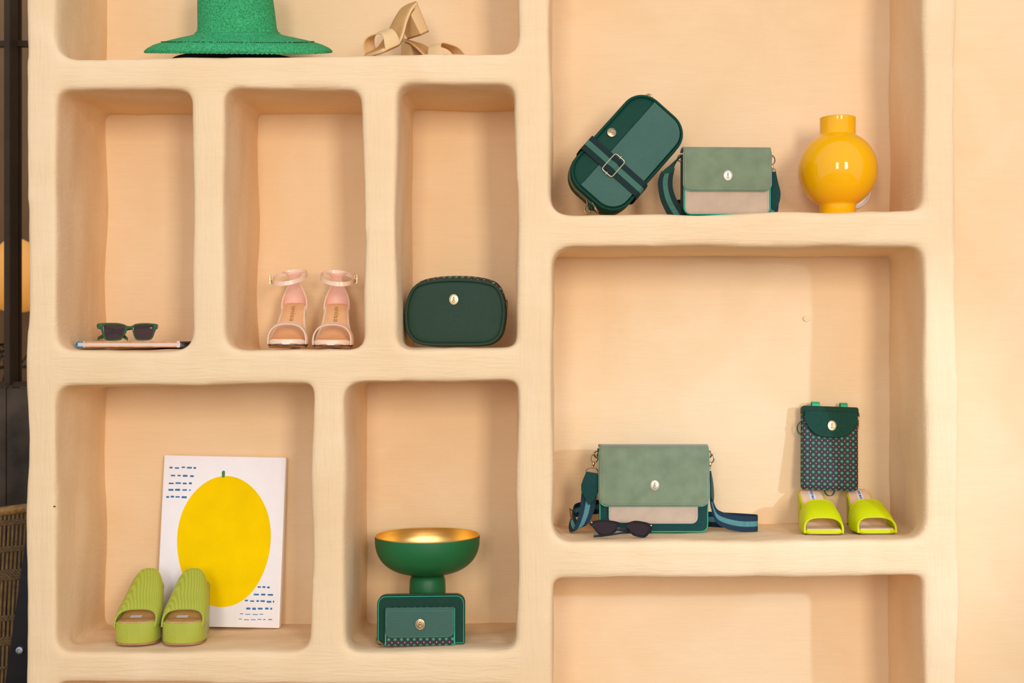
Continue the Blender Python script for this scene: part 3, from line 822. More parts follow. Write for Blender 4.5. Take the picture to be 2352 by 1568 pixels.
FZ4 = ZC-0.420                              # floor of the middle right niche
def large_flap_bag():
    y0 = 0.150; k = K(y0); s = k/1000
    c = W(1501.5, 0, y0)
    zb = FLOOR(0.02, 0.50, y0-0.02, y0+0.10, ZC-0.2)+0.0008
    h = W(0, 1028, y0).z-zb; w = 249*s
    t = thing('shoulder_bag', 'large sage suede flap bag with a sand front pocket, behind the black sunglasses', 'bag', (c.x, y0, zb), (0, 0, 0))
    Z = lambda py: W(0, py, y0).z-zb
    X = lambda px: (px-1501.5)*s
    fl, fy, top = flap_bag(t, w, h, 0.075, Z(1028)-Z(1161), s, M['petrol_leather'], M['sage_suede'], M['emerald_edge'], pocket=(203*s, Z(1201), Z(1163)), fr=0.020, edge2=M['pale_edge'])
    emblem(fl, X(1503), fy-0.0022, Z(1113), 0.0205, 0.0235, M['silver'])
    for sx in (-1, 1):
        mk('ring_tab', *box(min(sx*w*0.485, sx*w*0.515), max(sx*w*0.485, sx*w*0.515), 0.022, 0.040, h-0.030, h-0.004), M['petrol_leather'], t, False)
        mk('ring', *tube(ringpath((sx*(w/2+0.004), 0.028, h-0.018), 0.0085, 'y', 20), 0.0022, 8, closed=True), M['brass'], t, label='brass ring')
    # left: clasp, loop, leaf-shaped leather tab, folded striped strap
    clasp(t, (X(1367), 0.012, Z(1043)), (X(1361), 0.008, Z(1076)), 0.0017, flip=1)
    bow = [(X(1346), 0.006, Z(1086)), (X(1347), 0.006, Z(1079)), (X(1354), 0.006, Z(1075)), (X(1362), 0.006, Z(1074)), (X(1370), 0.006, Z(1077)), (X(1374), 0.006, Z(1083)), (X(1374), 0.006, Z(1088))]
    mk('strap_loop', *tube(smooth_path(bow, 24), 0.0013, 8), M['brass'], t)
    leaf = [(1347, 1082), (1374, 1087), (1376, 1110), (1374, 1130), (1366, 1146), (1356, 1158), (1354, 1160), (1352, 1158), (1343, 1144), (1335, 1128), (1335, 1112), (1340, 1098)]
    lv = resample([(X(p[0]), Z(p[1])) for p in reversed(leaf)], 40)
    v, f = plate([lv], 0.003, 0.0008)
    lf = mk('strap_tab', [p+Vector((0, -0.004+0.10*max(0, Z(1110)-p.z), 0)) for p in v], f, M['petrol_leather'], t, label='leaf-shaped green leather tab')
    lp = [(X(1360), 0.003, Z(1095)), (X(1354), 0.006, Z(1130)), (X(1351), 0.008, Z(1155)), (X(1346), 0.004, Z(1180)), (X(1336), -0.006, Z(1204)), (X(1326), -0.006, Z(1214)), (X(1317), 0.008, Z(1208)), (X(1313), 0.028, Z(1194)),
          (X(1318), 0.050, Z(1180)), (X(1345), 0.075, Z(1176)), (X(1378), 0.092, Z(1174))]
    wl = [(0.014, 0, 0), (0.0185, 0, 0), (0.0185, 0, 0.002), (0.0182, 0, 0.003), (0.0165, 0.002, 0.004), (0.014, 0.006, 0.007), (0.010, 0.008, 0.011), (0.006, 0.008, 0.014), (0.003, 0, 0.017), (0, 0, 0.0175), (0, 0, 0.0175)]
    strap(t, lp, wl, [M['navy_web'], M['teal_web']], 80, zmin=0.0006)
    mk('buckle', *tube([(X(1309), 0.034, Z(1172)), (X(1310), 0.026, Z(1180)), (X(1312), 0.020, Z(1194)), (X(1316), 0.022, Z(1196)), (X(1314), 0.038, Z(1176))], 0.0016, 8, closed=True), M['brass_old'], t)
    # right: clasp and strap looping on the shelf
    clasp(t, (X(1634), 0.012, Z(1043)), (X(1631), 0.010, Z(1078)), 0.0017, flip=-1)
    zf = 0.0195
    fx = lambda px, y: W(px, 0, y0+y).x-c.x
    lp = [(X(1632), 0.010, Z(1082)), (X(1634), 0.010, Z(1110)), (X(1634), 0.008, Z(1140)), (X(1636), 0.004, Z(1158)), (fx(1646, 0), 0.000, zf+0.020), (fx(1668, 0), -0.004, zf+0.008), (fx(1700, 0), -0.004, zf+0.001), (fx(1730, 0), 0.000, zf), (fx(1741, 0), 0.012, zf),
          (fx(1735, .03), 0.032, zf), (fx(1700, .05), 0.052, zf), (fx(1660, .07), 0.070, zf), (fx(1622, .09), 0.088, zf)]
    wl = [(0.001, 0.010, 0), (0.0025, 0.015, 0), (0.004, 0.016, 0), (0.004, 0.014, 0.006), (0.002, 0.006, 0.015), (0, 0.002, 0.0185), (0, 0, 0.019), (0, 0, 0.019), (0, 0, 0.019), (0, 0, 0.019), (0, 0, 0.019), (0, 0, 0.019), (0, 0, 0.019)]
    strap(t, lp, wl, [M['navy_web'], M['teal_web']], 100, zmin=0.0006)
    tl = [(X(1632), 0.0075, Z(1082)), (X(1635), 0.0070, Z(1110)), (X(1636), 0.0055, Z(1138)), (X(1637), 0.002, Z(1152))]
    strap(t, tl, [(0.0015, 0.010, 0), (0.004, 0.015, 0), (0.005, 0.015, 0), (0.001, 0.002, 0)], [M['petrol_leather']], 20, 0.004, 'strap_tab', (0, 1), (0,))
large_flap_bag()

# ------------------------------------------------------------------ phone pouch standing on the lime mules
def phone_pouch(zrest):
    y0 = 0.235; k = K(y0); s = k/1000
    c = W(1907, 0, y0)
    w = 131*s; h = 192*s; d = 0.018
    t = thing('phone_pouch', 'slim patterned phone pouch with an emerald leather flap, resting on the lime mules', 'pouch', (c.x, y0, zrest), (math.radians(-8), math.radians(2.2), math.radians(3)))
    pts = resample(rrect(w, h, 0.008, 6), 80); pts = [(p[0], p[1]+h/2) for p in pts]
    rings = [ring3(inset(pts, i), y) for y, i in ((-0.002, 0.012), (0.0, 0.003), (0.002, 0.0), (d-0.002, 0.0), (d, 0.004), (d+0.001, 0.012))]
    mk('body', *loft(rings), M['pattern'], t)
    tb = rrect(w*1.01, 0.024, 0.006, 5); tb = [(p[0], p[1]+h-0.011) for p in tb]
    v, f = plate([tb], d+0.005, 0.002); mk('top_band', [p+Vector((0, -0.004, 0)) for p in v], f, M['green_leather'], t)
    fh = 0.066; a = []
    n = 24
    for i in range(n+1):
        u = -1+2*i/n
        a.append((u*w*0.475, h-0.012-fh+fh*0.62*(abs(u)**3.2)))
    lp = a+[(w*0.475, h-0.012), (-w*0.475, h-0.012)]
    v, f = plate([lp], 0.006, 0.0016); fl = mk('flap', [p+Vector((0, -0.010, 0)) for p in v], f, M['emerald_leather'], t)
    dashes([(p[0]*0.93, p[1]+0.004) for p in a], -0.0102).obj('stitching', M['thread_dark'], fl, False)
    emblem(fl, 0.001, -0.0108, h-0.048, 0.0205, 0.0235, M['pale_gold'])
    for px, w2 in ((-0.036, 0.010), (0.036, 0.009)):
        st = [(px, 0.002, h-0.006), (px, 0.001, h+0.006), (px, 0.006, h+0.011), (px, 0.013, h+0.010), (px, 0.015, h-0.004)]
        strap(t, st, [(w2, 0, 0)]*5, [M['emerald_edge']], 20, 0.0022, 'hanging_loop', (0, 1), (0,), 'bright green leather loop')
    zb = MB()
    for q in range(7): zb.add(*sphere((w/2+0.002, 0.004, h-0.014-q*0.006), 0.0014, 6, 4))
    zb.add(*tube([(w/2+0.002, 0.003, h-0.012), (w/2+0.003, 0.002, h-0.022)], 0.0016, 6)).add(*tube([(w/2+0.001, 0.003, h-0.030), (w/2+0.002, 0.003, h-0.050)], [0.002, 0.0008], 6))
    zb.obj('zip_pull', M['brass_old'], t, label='brass zip pull')
    cp = [(-w/2+0.004, 0.012, h-0.034), (-w/2-0.006, 0.014, h-0.044), (-w/2-0.009, 0.016, h-0.054), (-w/2-0.005, 0.017, h-0.066), (-w/2+0.004, 0.016, h-0.072)]
    strap(t, cp, [(0, 0.0035, 0)]*5, [M['thread_dark'], M['emerald_edge']], 24, 0.0018, 'wrist_strap', (0, 0.6, 1), (0, 1))
    cp = [(-0.012, 0.010, 0.004), (-0.010, 0.008, -0.008), (-0.002, 0.004, -0.014), (0.008, 0.004, -0.010), (0.014, 0.008, 0.002)]
    strap(t, cp, [(0.0, 0.0045, 0)]*5, [M['thread_dark'], M['emerald_edge']], 24, 0.0018, 'wrist_strap', (0, 0.6, 1), (0, 1))
    return t

# ------------------------------------------------------------------ wallet
FZ6 = ZC-0.6690                             # floor of the two lower left niches
def wallet():
    y0 = 0.050; k = K(y0); s = k/1000
    c = W(967, 0, y0)
    zb = FLOOR(c.x-0.11, c.x+0.11, y0-0.02, y0+0.04, ZC-0.4)+0.0004
    t = thing('wallet', 'green zip-around wallet with a teal flap pocket, in front of the footed bowl', 'wallet', (c.x, y0, zb), (math.radians(-2), 0, math.radians(3)))
    w = 201*s; h = 113*s; d = 0.026
    pts = resample(rrect(w, h, (0.003, 0.020, 0.020, 0.003), 8), 110); pts = [(p[0], p[1]+h/2) for p in pts]
    mk('body', *loft([ring3(inset(pts, i), y) for y, i in ((0.0, 0.0016), (0.002, 0.0), (0.006, 0.0), (0.0075, 0.002), (d-0.0075, 0.002), (d-0.006, 0.0), (d-0.001, 0.0), (d, 0.004))]), M['green_leather'], t)
    mk('edge_trim', *tube(ring3(inset(pts, 0.0030), 0.0), 0.0010, 6, closed=True), M['mint_edge'], t, label='mint green edge')
    op = [p for p in inset(pts, 0.001)]
    v, f, mi = ribbon([(p[0], d/2, p[1]) for p in op if p[1] > 0.006][:], Vector((0, 0.005, 0)), 0.0016, (0, 0.35, 0.65, 1), (0, 1, 0))
    st = [(p[0], p[1]) for p in op]
    # the zip runs up one side, over the top and down the other
    i0 = min(range(len(st)), key=lambda i: (st[i][0]-w/2)**2+(st[i][1]-0.006)**2)
    run = []
    for q in range(len(st)):
        p = st[(i0+q) % len(st)]
        run.append((p[0], d/2, p[1]))
        if p[0] < -w/2+0.006 and p[1] < 0.008: break
    v, f, mi = ribbon(run, Vector((0, 0.006, 0)), 0.0022, (0, 0.35, 0.65, 1), (0, 1, 0)); b = MB(); b.v = v; b.f = f; b.m = mi
    b.obj('zip', [M['zip'], M['zip_teeth']], t)
    # pocket with flap
    px = (965.5-967)*s; pw = 157*s; ph = 86*s
    lp = rrect(pw, ph, 0.003, 4); lp = [(p[0]+px, p[1]+ph/2) for p in lp]
    v, f = plate([lp], 0.011, 0.001); pk = mk('pocket', [p+Vector((0, -0.011, 0)) for p in v], f, M['pattern_small'], t, label='printed cloth pocket')
    mk('pocket_edge', *box(px+pw/2-0.0012, px+pw/2+0.0012, -0.0112, 0.0, 0.001, ph-0.002), M['mint_edge'], pk, False)
    mk('pocket_edge', *box(px-pw/2-0.0012, px-pw/2+0.0008, -0.0112, 0.0, 0.001, ph-0.012), M['mint_edge'], pk, False)
    fh = 69*s; lp = rrect(pw*1.004, fh, (0.016, 0.003, 0.003, 0.016), 8); lp = [(p[0]+px-0.0006, p[1]+ph-fh/2+0.0012) for p in lp]
    v, f = plate([lp], 0.0035, 0.0012); fl = mk('flap', [p+Vector((0, -0.0145-0.0012*math.sin(PI*min(1, max(0, (ph-p.z)/fh))), 0)) for p in v], f, M['teal_leather'], t)
    emblem(fl, px+0.0005, -0.0158, ph-37*s, 0.0205, 0.0240, M['brass'])
    dashes([p for p in inset(resample(lp, 120), 0.0030) if p[1] < ph-0.006], -0.0147, 0.0016, 0.0014, 0.0003).obj('stitching', M['mint_edge'], fl, False)
    pb = MB().add(*sphere((-w/2-0.001, 0.008, 0.014), 0.003, 8, 6)).add(*tube([(-w/2-0.002, 0.004, 0.012), (-w/2+0.004, -0.001, 0.008)], 0.0016, 6))
    pb.add(*tube([(-w/2-0.003, -0.002, 0.009), (-w/2+0.006, -0.003, 0.0075), (-w/2+0.015, -0.003, 0.003)], [0.002, 0.0055, 0.0012], 10))
    for q in range(6): pb.add(*sphere((-w/2+0.002+q*0.0026, -0.005, 0.0125-q*0.0012-0.0003*q*q), 0.0012, 6, 4))
    pb.obj('zip_pull', M['brass_old'], t, label='feather-shaped brass zip pull')
wallet()
# ------------------------------------------------------------------ vase, bowl, hat, wall fitting
def vase():
    y0 = 0.150; k = K(y0); c = W(1924, 0, y0); zb = FLOOR(c.x-0.045, c.x+0.045, y0-0.045, y0+0.045, ZC+0.6)+0.0004
    M['yellow_glaze'] = mat('yellow_glaze', (0.92, 0.435, 0.0), 0.05, spec=0.42, var=0.03, vscale=5)
    M['vase_rim'] = mat('vase_rim', (0.72, 0.42, 0.06), 0.4, var=0.08, vscale=60)
    t = thing('vase', 'glossy yellow round-bellied vase with a straight neck and foot', 'vase', (c.x, y0, zb))
    zc = W(0, 391, y0).z-zb; R = 0.0895*k; r = 0.0405*k; zt = W(0, 272, y0).z-zb
    th0 = math.asin(r/R)
    p = [(0.001, 0.004), (r-0.006, 0.004), (r-0.004, 0.0), (r-0.001, 0.0), (r, 0.002)]
    zj = zc-R*math.cos(th0)
    p += [(r, zj-0.003), (r+0.0006, zj-0.001)]
    for i in range(1, 40):
        a = th0+(PI-2*th0)*i/40; p.append((R*math.sin(a), zc-R*math.cos(a)))
    zk = zc+R*math.cos(th0)
    p += [(r+0.0006, zk+0.001), (r, zk+0.003), (r, zt-0.004), (r, zt-0.001)]
    mk('body', *lathe(p+[(r-0.0035, zt-0.001), (r-0.004, zt-0.03), (r-0.004, zk), (0.07*k, zc), (0.03, zj+0.02), (0.001, zj+0.015)], 96), M['yellow_glaze'], t)
    mk('rim', *tube([((r-0.0018)*math.cos(2*PI*j/64), (r-0.0018)*math.sin(2*PI*j/64), zt-0.0004) for j in range(64)], 0.0019, 8, closed=True), M['vase_rim'], t, label='bare ochre rim')
vase()

def fitting():
    M['white_plastic'] = mat('white_plastic', (0.78, 0.70, 0.64), 0.35, var=0.02)
    y0 = ND-0.0055; c = W(1957, 438, y0)
    t = thing('wall_socket', 'round white plastic fitting on the wall half hidden behind the yellow vase', 'socket', (c.x, y0, c.z))
    R = 0.0435*K(y0); n = 48
    mk('ring', *loft([[(q*R*math.cos(2*PI*j/n), y, q*R*math.sin(2*PI*j/n)) for j in range(n)] for q, y in ((1, 0.004), (1, -0.006), (0.97, -0.009), (0.86, -0.010), (0.84, -0.006), (0.5, -0.005), (0.48, 0.0), (0.02, 0.001))]), M['white_plastic'], t)
    mk('insert', *loft([[(q*R*math.cos(2*PI*j/n), y, q*R*math.sin(2*PI*j/n)) for j in range(n)] for q, y in ((0.47, 0.0), (0.47, -0.008), (0.44, -0.009), (0.02, -0.009))]), M['white_plastic'], t)
fitting()

def bowl():
    y0 = 0.155; k = K(y0); c = W(982, 0, y0); zb = FLOOR(c.x-0.045, c.x+0.045, y0-0.045, y0+0.045, ZC-0.4)+0.0004
    M['green_enamel'] = mat('green_enamel', (0.012, 0.125, 0.030), 0.45, var=0.08, vscale=9)
    m, nt, b = _nt('brushed_gold'); N = nt.nodes; L = nt.links
    b.inputs['Metallic'].default_value = 1; b.inputs['Roughness'].default_value = 0.32; b.inputs['Anisotropic'].default_value = 0.6
    tc = N.new('ShaderNodeTexCoord'); mp = N.new('ShaderNodeMapping'); mp.inputs['Scale'].default_value = (6, 6, 900)
    nz = N.new('ShaderNodeTexNoise'); nz.inputs['Scale'].default_value = 1.0; nz.inputs['Detail'].default_value = 3
    rp = N.new('ShaderNodeValToRGB'); rp.color_ramp.elements[0].color = (0.66, 0.41, 0.10, 1); rp.color_ramp.elements[1].color = (0.86, 0.60, 0.22, 1)
    L.new(tc.outputs['Object'], mp.inputs['Vector']); L.new(mp.outputs[0], nz.inputs['Vector']); L.new(nz.outputs['Fac'], rp.inputs['Fac']); L.new(rp.outputs['Color'], b.inputs['Base Color'])
    M['brushed_gold'] = m
    t = thing('footed_bowl', 'green footed bowl with a brushed gold inside, behind the wallet', 'bowl', (c.x, y0, zb))
    R = 0.1195*k; zr = 0.2405; zbm = W(0, 1318, y0).z-zb
    hh = zr-zbm; prof = []; n = 26
    for i in range(n+1):
        a = PI/2*i/n; q = math.sin(a)
        prof.append((max(0.001, R*(math.sin(a)**0.82)), zbm+hh*0.86*(1-math.cos(a)**1.0)**1.15))
    prof.append((R*1.003, zbm+hh*0.93)); prof.append((R, zr))
    inner = [(max(0.001, r-0.0022), z+0.0025*(1-i/len(prof))) for i, (r, z) in enumerate(prof)]
    inner[-1] = (R-0.0022, zr)
    outer = prof
    mk('bowl_outside', *lathe(outer, 96, cap=False), M['green_enamel'], t)
    mk('bowl_lining', *lathe(inner, 96, cap=False), M['brushed_gold'], t, label='brushed gold lining')
    mk('rim', *tube([((R-0.0011)*math.cos(2*PI*j/96), (R-0.0011)*math.sin(2*PI*j/96), zr) for j in range(96)], 0.0013, 6, closed=True), M['brushed_gold'], t, label='gold rim')
    r = 0.0415*k
    mk('foot', *lathe([(r+0.001, 0), (r+0.001, 0.002), (r, zbm-0.035), (r-0.001, zbm-0.014), (r-0.004, zbm-0.005), (r-0.010, zbm+0.001), (0.01, zbm+0.003)], 64), M['green_enamel'], t)
bowl()

FZ1 = lambda px: W(px, 139-(px-150)/1030*16, 0).z
def hat():
    y0 = 0.145; k = K(y0); c = W(551, 0, y0); zf = FLOOR(c.x-0.15, c.x+0.15, y0-0.11, y0+0.11, ZC+0.85)+0.0004
    m, nt, b = _nt('green_straw'); N = nt.nodes; L = nt.links
    b.inputs['Roughness'].default_value = 0.75; b.inputs['Specular IOR Level'].default_value = 0.25
    tc = N.new('ShaderNodeTexCoord')
    # woven straw: two crossing sets of fine strands wound round the crown
    sx = N.new('ShaderNodeSeparateXYZ'); L.new(tc.outputs['Object'], sx.inputs[0])
    def mth(op, a, bb=None, c2=None):
        n = N.new('ShaderNodeMath'); n.operation = op
        for i, q in enumerate((a, bb, c2)):
            if q is None: continue
            if isinstance(q, (int, float)): n.inputs[i].default_value = q
            else: L.new(q, n.inputs[i])
        return n.outputs[0]
    an = mth('ARCTAN2', sx.outputs['Y'], sx.outputs['X'])
    rad = mth('SQRT', mth('ADD', mth('MULTIPLY', sx.outputs['X'], sx.outputs['X']), mth('MULTIPLY', sx.outputs['Y'], sx.outputs['Y'])))
    along = mth('SUBTRACT', sx.outputs['Z'], rad)
    jit = N.new('ShaderNodeTexNoise'); jit.inputs['Scale'].default_value = 45; L.new(tc.outputs['Object'], jit.inputs['Vector'])
    j = mth('MULTIPLY_ADD', jit.outputs['Fac'], 5.0, -2.5)
    s1 = mth('SINE', mth('ADD', mth('ADD', mth('MULTIPLY', an, 190), mth('MULTIPLY', along, 1500)), j))
    s2 = mth('SINE', mth('ADD', mth('SUBTRACT', mth('MULTIPLY', an, 190), mth('MULTIPLY', along, 1500)), j))
    wv = mth('MULTIPLY_ADD', mth('MULTIPLY', s1, s2), 0.5, 0.5)
    nz = N.new('ShaderNodeTexNoise'); nz.inputs['Scale'].default_value = 260; nz.inputs['Detail'].default_value = 2; L.new(tc.outputs['Object'], nz.inputs['Vector'])
    fac = mth('MULTIPLY_ADD', nz.outputs['Fac'], 0.7, mth('MULTIPLY', wv, 0.45))
    rp = N.new('ShaderNodeValToRGB'); el = rp.color_ramp.elements
    el[0].position = 0.36; el[0].color = (0.004, 0.13, 0.035, 1); el[1].position = 0.78; el[1].color = (0.075, 0.54, 0.19, 1)
    L.new(fac, rp.inputs['Fac']); L.new(rp.outputs['Color'], b.inputs['Base Color'])
    bp = N.new('ShaderNodeBump'); bp.inputs['Strength'].default_value = 0.7; bp.inputs['Distance'].default_value = 0.0012
    L.new(fac, bp.inputs['Height']); L.new(bp.outputs['Normal'], b.inputs['Normal'])
    M['green_straw'] = m
    M['black_disc'] = mat('black_felt', (0.012, 0.011, 0.012), 0.8, var=0.1)
    t = thing('sun_hat', 'bright green woven straw hat with a wide drooping brim', 'hat', (c.x, y0, zf+0.005), (math.radians(14.5), 0, 0))
    n = 120
    def ring(rx, ry, z, wob=0.0):
        return [(rx*math.cos(2*PI*q/n), ry*math.sin(2*PI*q/n), z+wob*(math.sin(2*2*PI*q/n+0.9)+0.5*math.sin(3*2*PI*q/n))) for q in range(n)]
    Z = lambda py: W(0, py, y0).z-zf
    s = k/1000
    cr = [(89, 60), (89.5, 68), (89.0, 40), ]
    brim_z = 0.024
    crown = [(92, 0.9, Z(84)), (88, 0.9, Z(72)), (86, 0.9, Z(40)), (83.5, 0.9, Z(8)), (81, 0.9, Z(-22)), (78, 0.9, Z(-42)), (66, 0.9, Z(-54)), (45, 0.9, Z(-58)), (20, 0.9, Z(-57)), (2, 0.9, Z(-56))]
    mk('crown', *loft([ring(a*s, a*s*b_, z) for a, b_, z in crown], cap=False), M['green_straw'], t); 
    brim = [(91.5, 0.90, Z(83), 0), (95, 0.89, Z(88), 0), (104, 0.86, Z(91), 0.0), (125, 0.80, Z(95), 0.0), (150, 0.75, Z(101), 0.0006), (172, 0.71, Z(107), 0.0012), (190, 0.675, Z(113), 0.0016), (204, 0.645, Z(120), 0.0018), (211, 0.63, Z(126), 0.002)]
    o = mk('brim', *loft([ring(a*s, a*s*b_, z, wv_) for a, b_, z, wv_ in brim], cap=False), M['green_straw'], t); solidify(o, 0.0026, -1)
    # braided edge and the open-work row
    eb = MB(); a, b_, z, wv_ = brim[-1]; R0 = ring(a*s, a*s*b_, z, wv_)
    big = []
    N2 = 300
    for q in range(N2):
        u = q/N2*n; i0 = int(u) % n; fr = u-int(u); P0 = Vector(R0[i0]).lerp(Vector(R0[(i0+1) % n]), fr)
        P0.z += 0.0009*math.sin(q*PI*0.8); big.append(P0)
    mk('brim_braid', *tube(big, 0.0022, 6, closed=True), M['green_straw'], t)
    op = MB(); a, b_, z, wv_ = (171, 0.712, Z(106.4)+0.0030, 0.0012); R1 = ring(a*s, a*s*b_, z, wv_)
    for q in range(0, 240):
        u = q/240*n; i0 = int(u) % n; P0 = Vector(R1[i0]).lerp(Vector(R1[(i0+1) % n]), u-int(u)); P1 = Vector(R1[(i0+1) % n]); d = (P1-Vector(R1[i0])).normalized()
        if random.random() < 0.8:
            nn = Vector((P0.x, P0.y, 0)).normalized()
            op.add(*tube([P0-d*0.0013, P0+d*0.0013], 0.0010+0.0005*random.random(), 5))
    M['hole_green'] = mat('openwork_gap', (0.004, 0.05, 0.02), 0.9, var=0.1)
    op.obj('openwork_row', M['hole_green'], t)
    # low black stand under the hat
    sd = thing('hat_stand', 'flat black oval stand under the green straw hat', 'stand', (c.x-0.002, y0-0.004, zf+0.0004))
    prof = [(0.150, 0.0), (0.156, 0.001), (0.160, 0.004), (0.161, 0.0095), (0.159, 0.0108), (0.150, 0.011), (0.02, 0.011)]
    mk('dish', *lathe(prof, 80, 1.0, 0.72), M['black_disc'], sd)
    zt = (Z(-58)-0.004)*math.cos(math.radians(15)); yt = -zt*math.tan(math.radians(15))
    mk('post', *tube([(0, 0, 0.009), (0, yt*0.3, 0.07), (0, yt*0.8, zt*0.8), (0, yt, zt-0.004)], [0.018, 0.014, 0.02, 0.03], 20), M['black_disc'], sd)
hat()

# ------------------------------------------------------------------ book, canvas, sunglasses
def book():
    y0 = 0.085; s = K(y0)/1000
    M['book_orange'] = mat('book_orange', (0.62, 0.24, 0.06), 0.5, var=0.25, vscale=60)
    M['book_blue'] = mat('book_blue', (0.035, 0.26, 0.47), 0.45, var=0.05)
    M['book_white'] = mat('book_white', (0.75, 0.68, 0.62), 0.5, var=0.06, vscale=60)
    M['book_dark'] = mat('book_dark', (0.05, 0.035, 0.03), 0.5, var=0.1)
    m, nt, b = _nt('page_edges'); N = nt.nodes; L = nt.links
    b.inputs['Roughness'].default_value = 0.8
    tc = N.new('ShaderNodeTexCoord'); mp = N.new('ShaderNodeMapping'); mp.inputs['Scale'].default_value = (4, 4, 1400)
    nz = N.new('ShaderNodeTexNoise'); nz.inputs['Scale'].default_value = 1; nz.inputs['Detail'].default_value = 2
    rp = N.new('ShaderNodeValToRGB'); rp.color_ramp.elements[0].color = (0.60, 0.47, 0.38, 1); rp.color_ramp.elements[1].color = (0.86, 0.74, 0.64, 1)
    L.new(tc.outputs['Object'], mp.inputs['Vector']); L.new(mp.outputs[0], nz.inputs['Vector']); L.new(nz.outputs['Fac'], rp.inputs['Fac']); L.new(rp.outputs['Color'], b.inputs['Base Color'])
    c = W(174, 0, y0); w = 270*s; dp = 0.195; zf = FLOOR(c.x+0.0, c.x+w-0.01, y0, y0+dp, ZC+0.3)
    t = thing('book', 'hardcover book with orange boards and a blue spine under the green sunglasses', 'book', (c.x, y0, zf+0.0004), (0, 0, math.radians(0)))
    h = 0.0145; th = 0.0028
    # each board: blue along the spine, white strip, orange, pale corner
    def board(z0, nm):
        bx = MB()
        for a, b_, mi in ((0.006, 0.018, 1), (0.018, 0.0205, 2), (0.0205, w*0.86, 0), (w*0.86, w*0.885, 2), (w*0.885, w, 3)):
            bx.add(*box(a, b_, 0, dp, z0, z0+th), mi)
        bx.obj(nm, [M['book_orange'], M['book_blue'], M['book_white'], M['book_dark']], t, False)
    board(0.0, 'back_cover'); board(h-th, 'front_cover')
    rings = []
    for yy in (0, dp):
        r = []
        for a in [PI/2+PI*i/12 for i in range(13)]: r.append((0.007+0.0075*math.cos(a), yy, h/2+h/2*math.sin(a)))
        for a in [PI*1.5-PI*i/12 for i in range(13)]: r.append((0.007+0.0060*math.cos(a), yy, h/2+(h/2-0.0022)*math.sin(a)))
        rings.append(r)
    mk('spine', *loft(rings), M['book_blue'], t)
    mk('pages', *box(0.003, w*0.885, 0.003, dp-0.004, th, h-th), m, t, False)
    return zf+0.0004+h
book_top = book()

def canvas():
    y0 = 0.238; k = K(y0); s = k/1000
    zb = FLOOR(-1.02, -0.72, y0, y0+0.02, ZC-0.4)+0.0012+0.0026
    M['canvas_white'] = mat('canvas_white', (0.95, 0.895, 0.86), 0.75, var=0.015, bump=('noise', 400, 0.2, 0.0005))
    M['paint_yellow'] = mat('paint_yellow', (0.95, 0.62, 0.0), 0.8, spec=0.05, var=0.05, vscale=14, bump=('noise', 120, 0.2, 0.0005))
    M['paint_green'] = mat('paint_green', (0.05, 0.25, 0.06), 0.7, var=0.1)
    M['paint_blue'] = mat('paint_blue', (0.035, 0.17, 0.36), 0.7, var=0.25, vscale=120)
    w, h = 283*s, 0.424
    c = W(499.5, 0, y0)
    lean = math.radians(-5.0)
    t = thing('canvas_print', 'white canvas with a big yellow oval, leaning behind the green platform mules', 'picture', (c.x, y0, zb), (lean, math.radians(1.15), 0))
    d = 0.018
    R4 = lambda i: [(p[0], p[1]+h/2) for p in rrect(w-2*i, h-2*i, 0.002, 3)]
    mk('canvas', *loft([ring3(R4(i), y) for y, i in ((0.0, 0.0015), (0.0015, 0.0), (d, 0.0), (d+0.0005, 0.012))]), M['canvas_white'], t)
    # plain yellow oval and loose paint dabs (a generic stand-in picture)
    n = 96; X = lambda px: (px-499.5-(0.02*(1243-0)))*0
    sx, sz = 108*s, 150*s; cx, cz = 6*s, h-(1245-1050)*s
    ov = [(cx+sx*math.cos(2*PI*i/n)*(1+0.015*math.sin(3*2*PI*i/n)), cz+sz*math.sin(2*PI*i/n)) for i in range(n)]
    v, f = plate([ov], 0.0006); mk('painted_oval', [p+Vector((0, -0.0006, 0)) for p in v], f, M['paint_yellow'], t)
    gd = [(cx-8*s+p[0], p[1]+cz+sz+4*s) for p in rrect(7*s, 16*s, 3*s, 4)]
    v, f = plate([gd], 0.0006); mk('painted_dab', [p+Vector((0, -0.0007, 0)) for p in v], f, M['paint_green'], t, label='green paint dab')
    rows = [(-128, -66, 28), (-124, -70, 47), (-128, -74, 64), (-128, -76, 80), (-132, -78, 96)]
    rows = [(a, b_, z, 4.0) for a, b_, z in rows]+[(88, 124, 298, 4.0), (80, 128, 315, 4.0), (60, 128, 330, 4.0), (64, 124, 347, 5.0), (50, 104, 360, 1.6), (48, 128, 372, 1.6)]
    rnd = random.Random(3)
    for a, b_, z, hh in rows:
        dabs = MB(); x = a
        while x < b_-3:
            ln = rnd.uniform(6, 13); ln = min(ln, b_-x)
            pl = rrect(ln*s, hh*s*rnd.uniform(0.8, 1.15), hh*s*0.38, 3)
            oz = h-z*s+rnd.uniform(-1, 1)*s
            v, f = plate([[(q[0]+(x+ln/2)*s, q[1]+oz) for q in pl]], 0.0005); dabs.add([p+Vector((0, -0.0005, 0)) for p in v], f)
            x += ln+rnd.uniform(3, 6)
        dabs.obj('paint_strokes', M['paint_blue'], t, False, label='row of short blue brush strokes')
canvas()

def closed_smooth(pts, n):
    P = [Vector((p[0], p[1])) for p in pts]; m = len(P); out = []
    for k in range(n):
        t = k/n*m; i = int(t); u = t-i
        a, b, c, d = P[(i-1) % m], P[i % m], P[(i+1) % m], P[(i+2) % m]
        out.append(0.5*((2*b)+(c-a)*u+(2*a-5*b+4*c-d)*u*u+(3*b-a-3*c+d)*u**3))
    return out

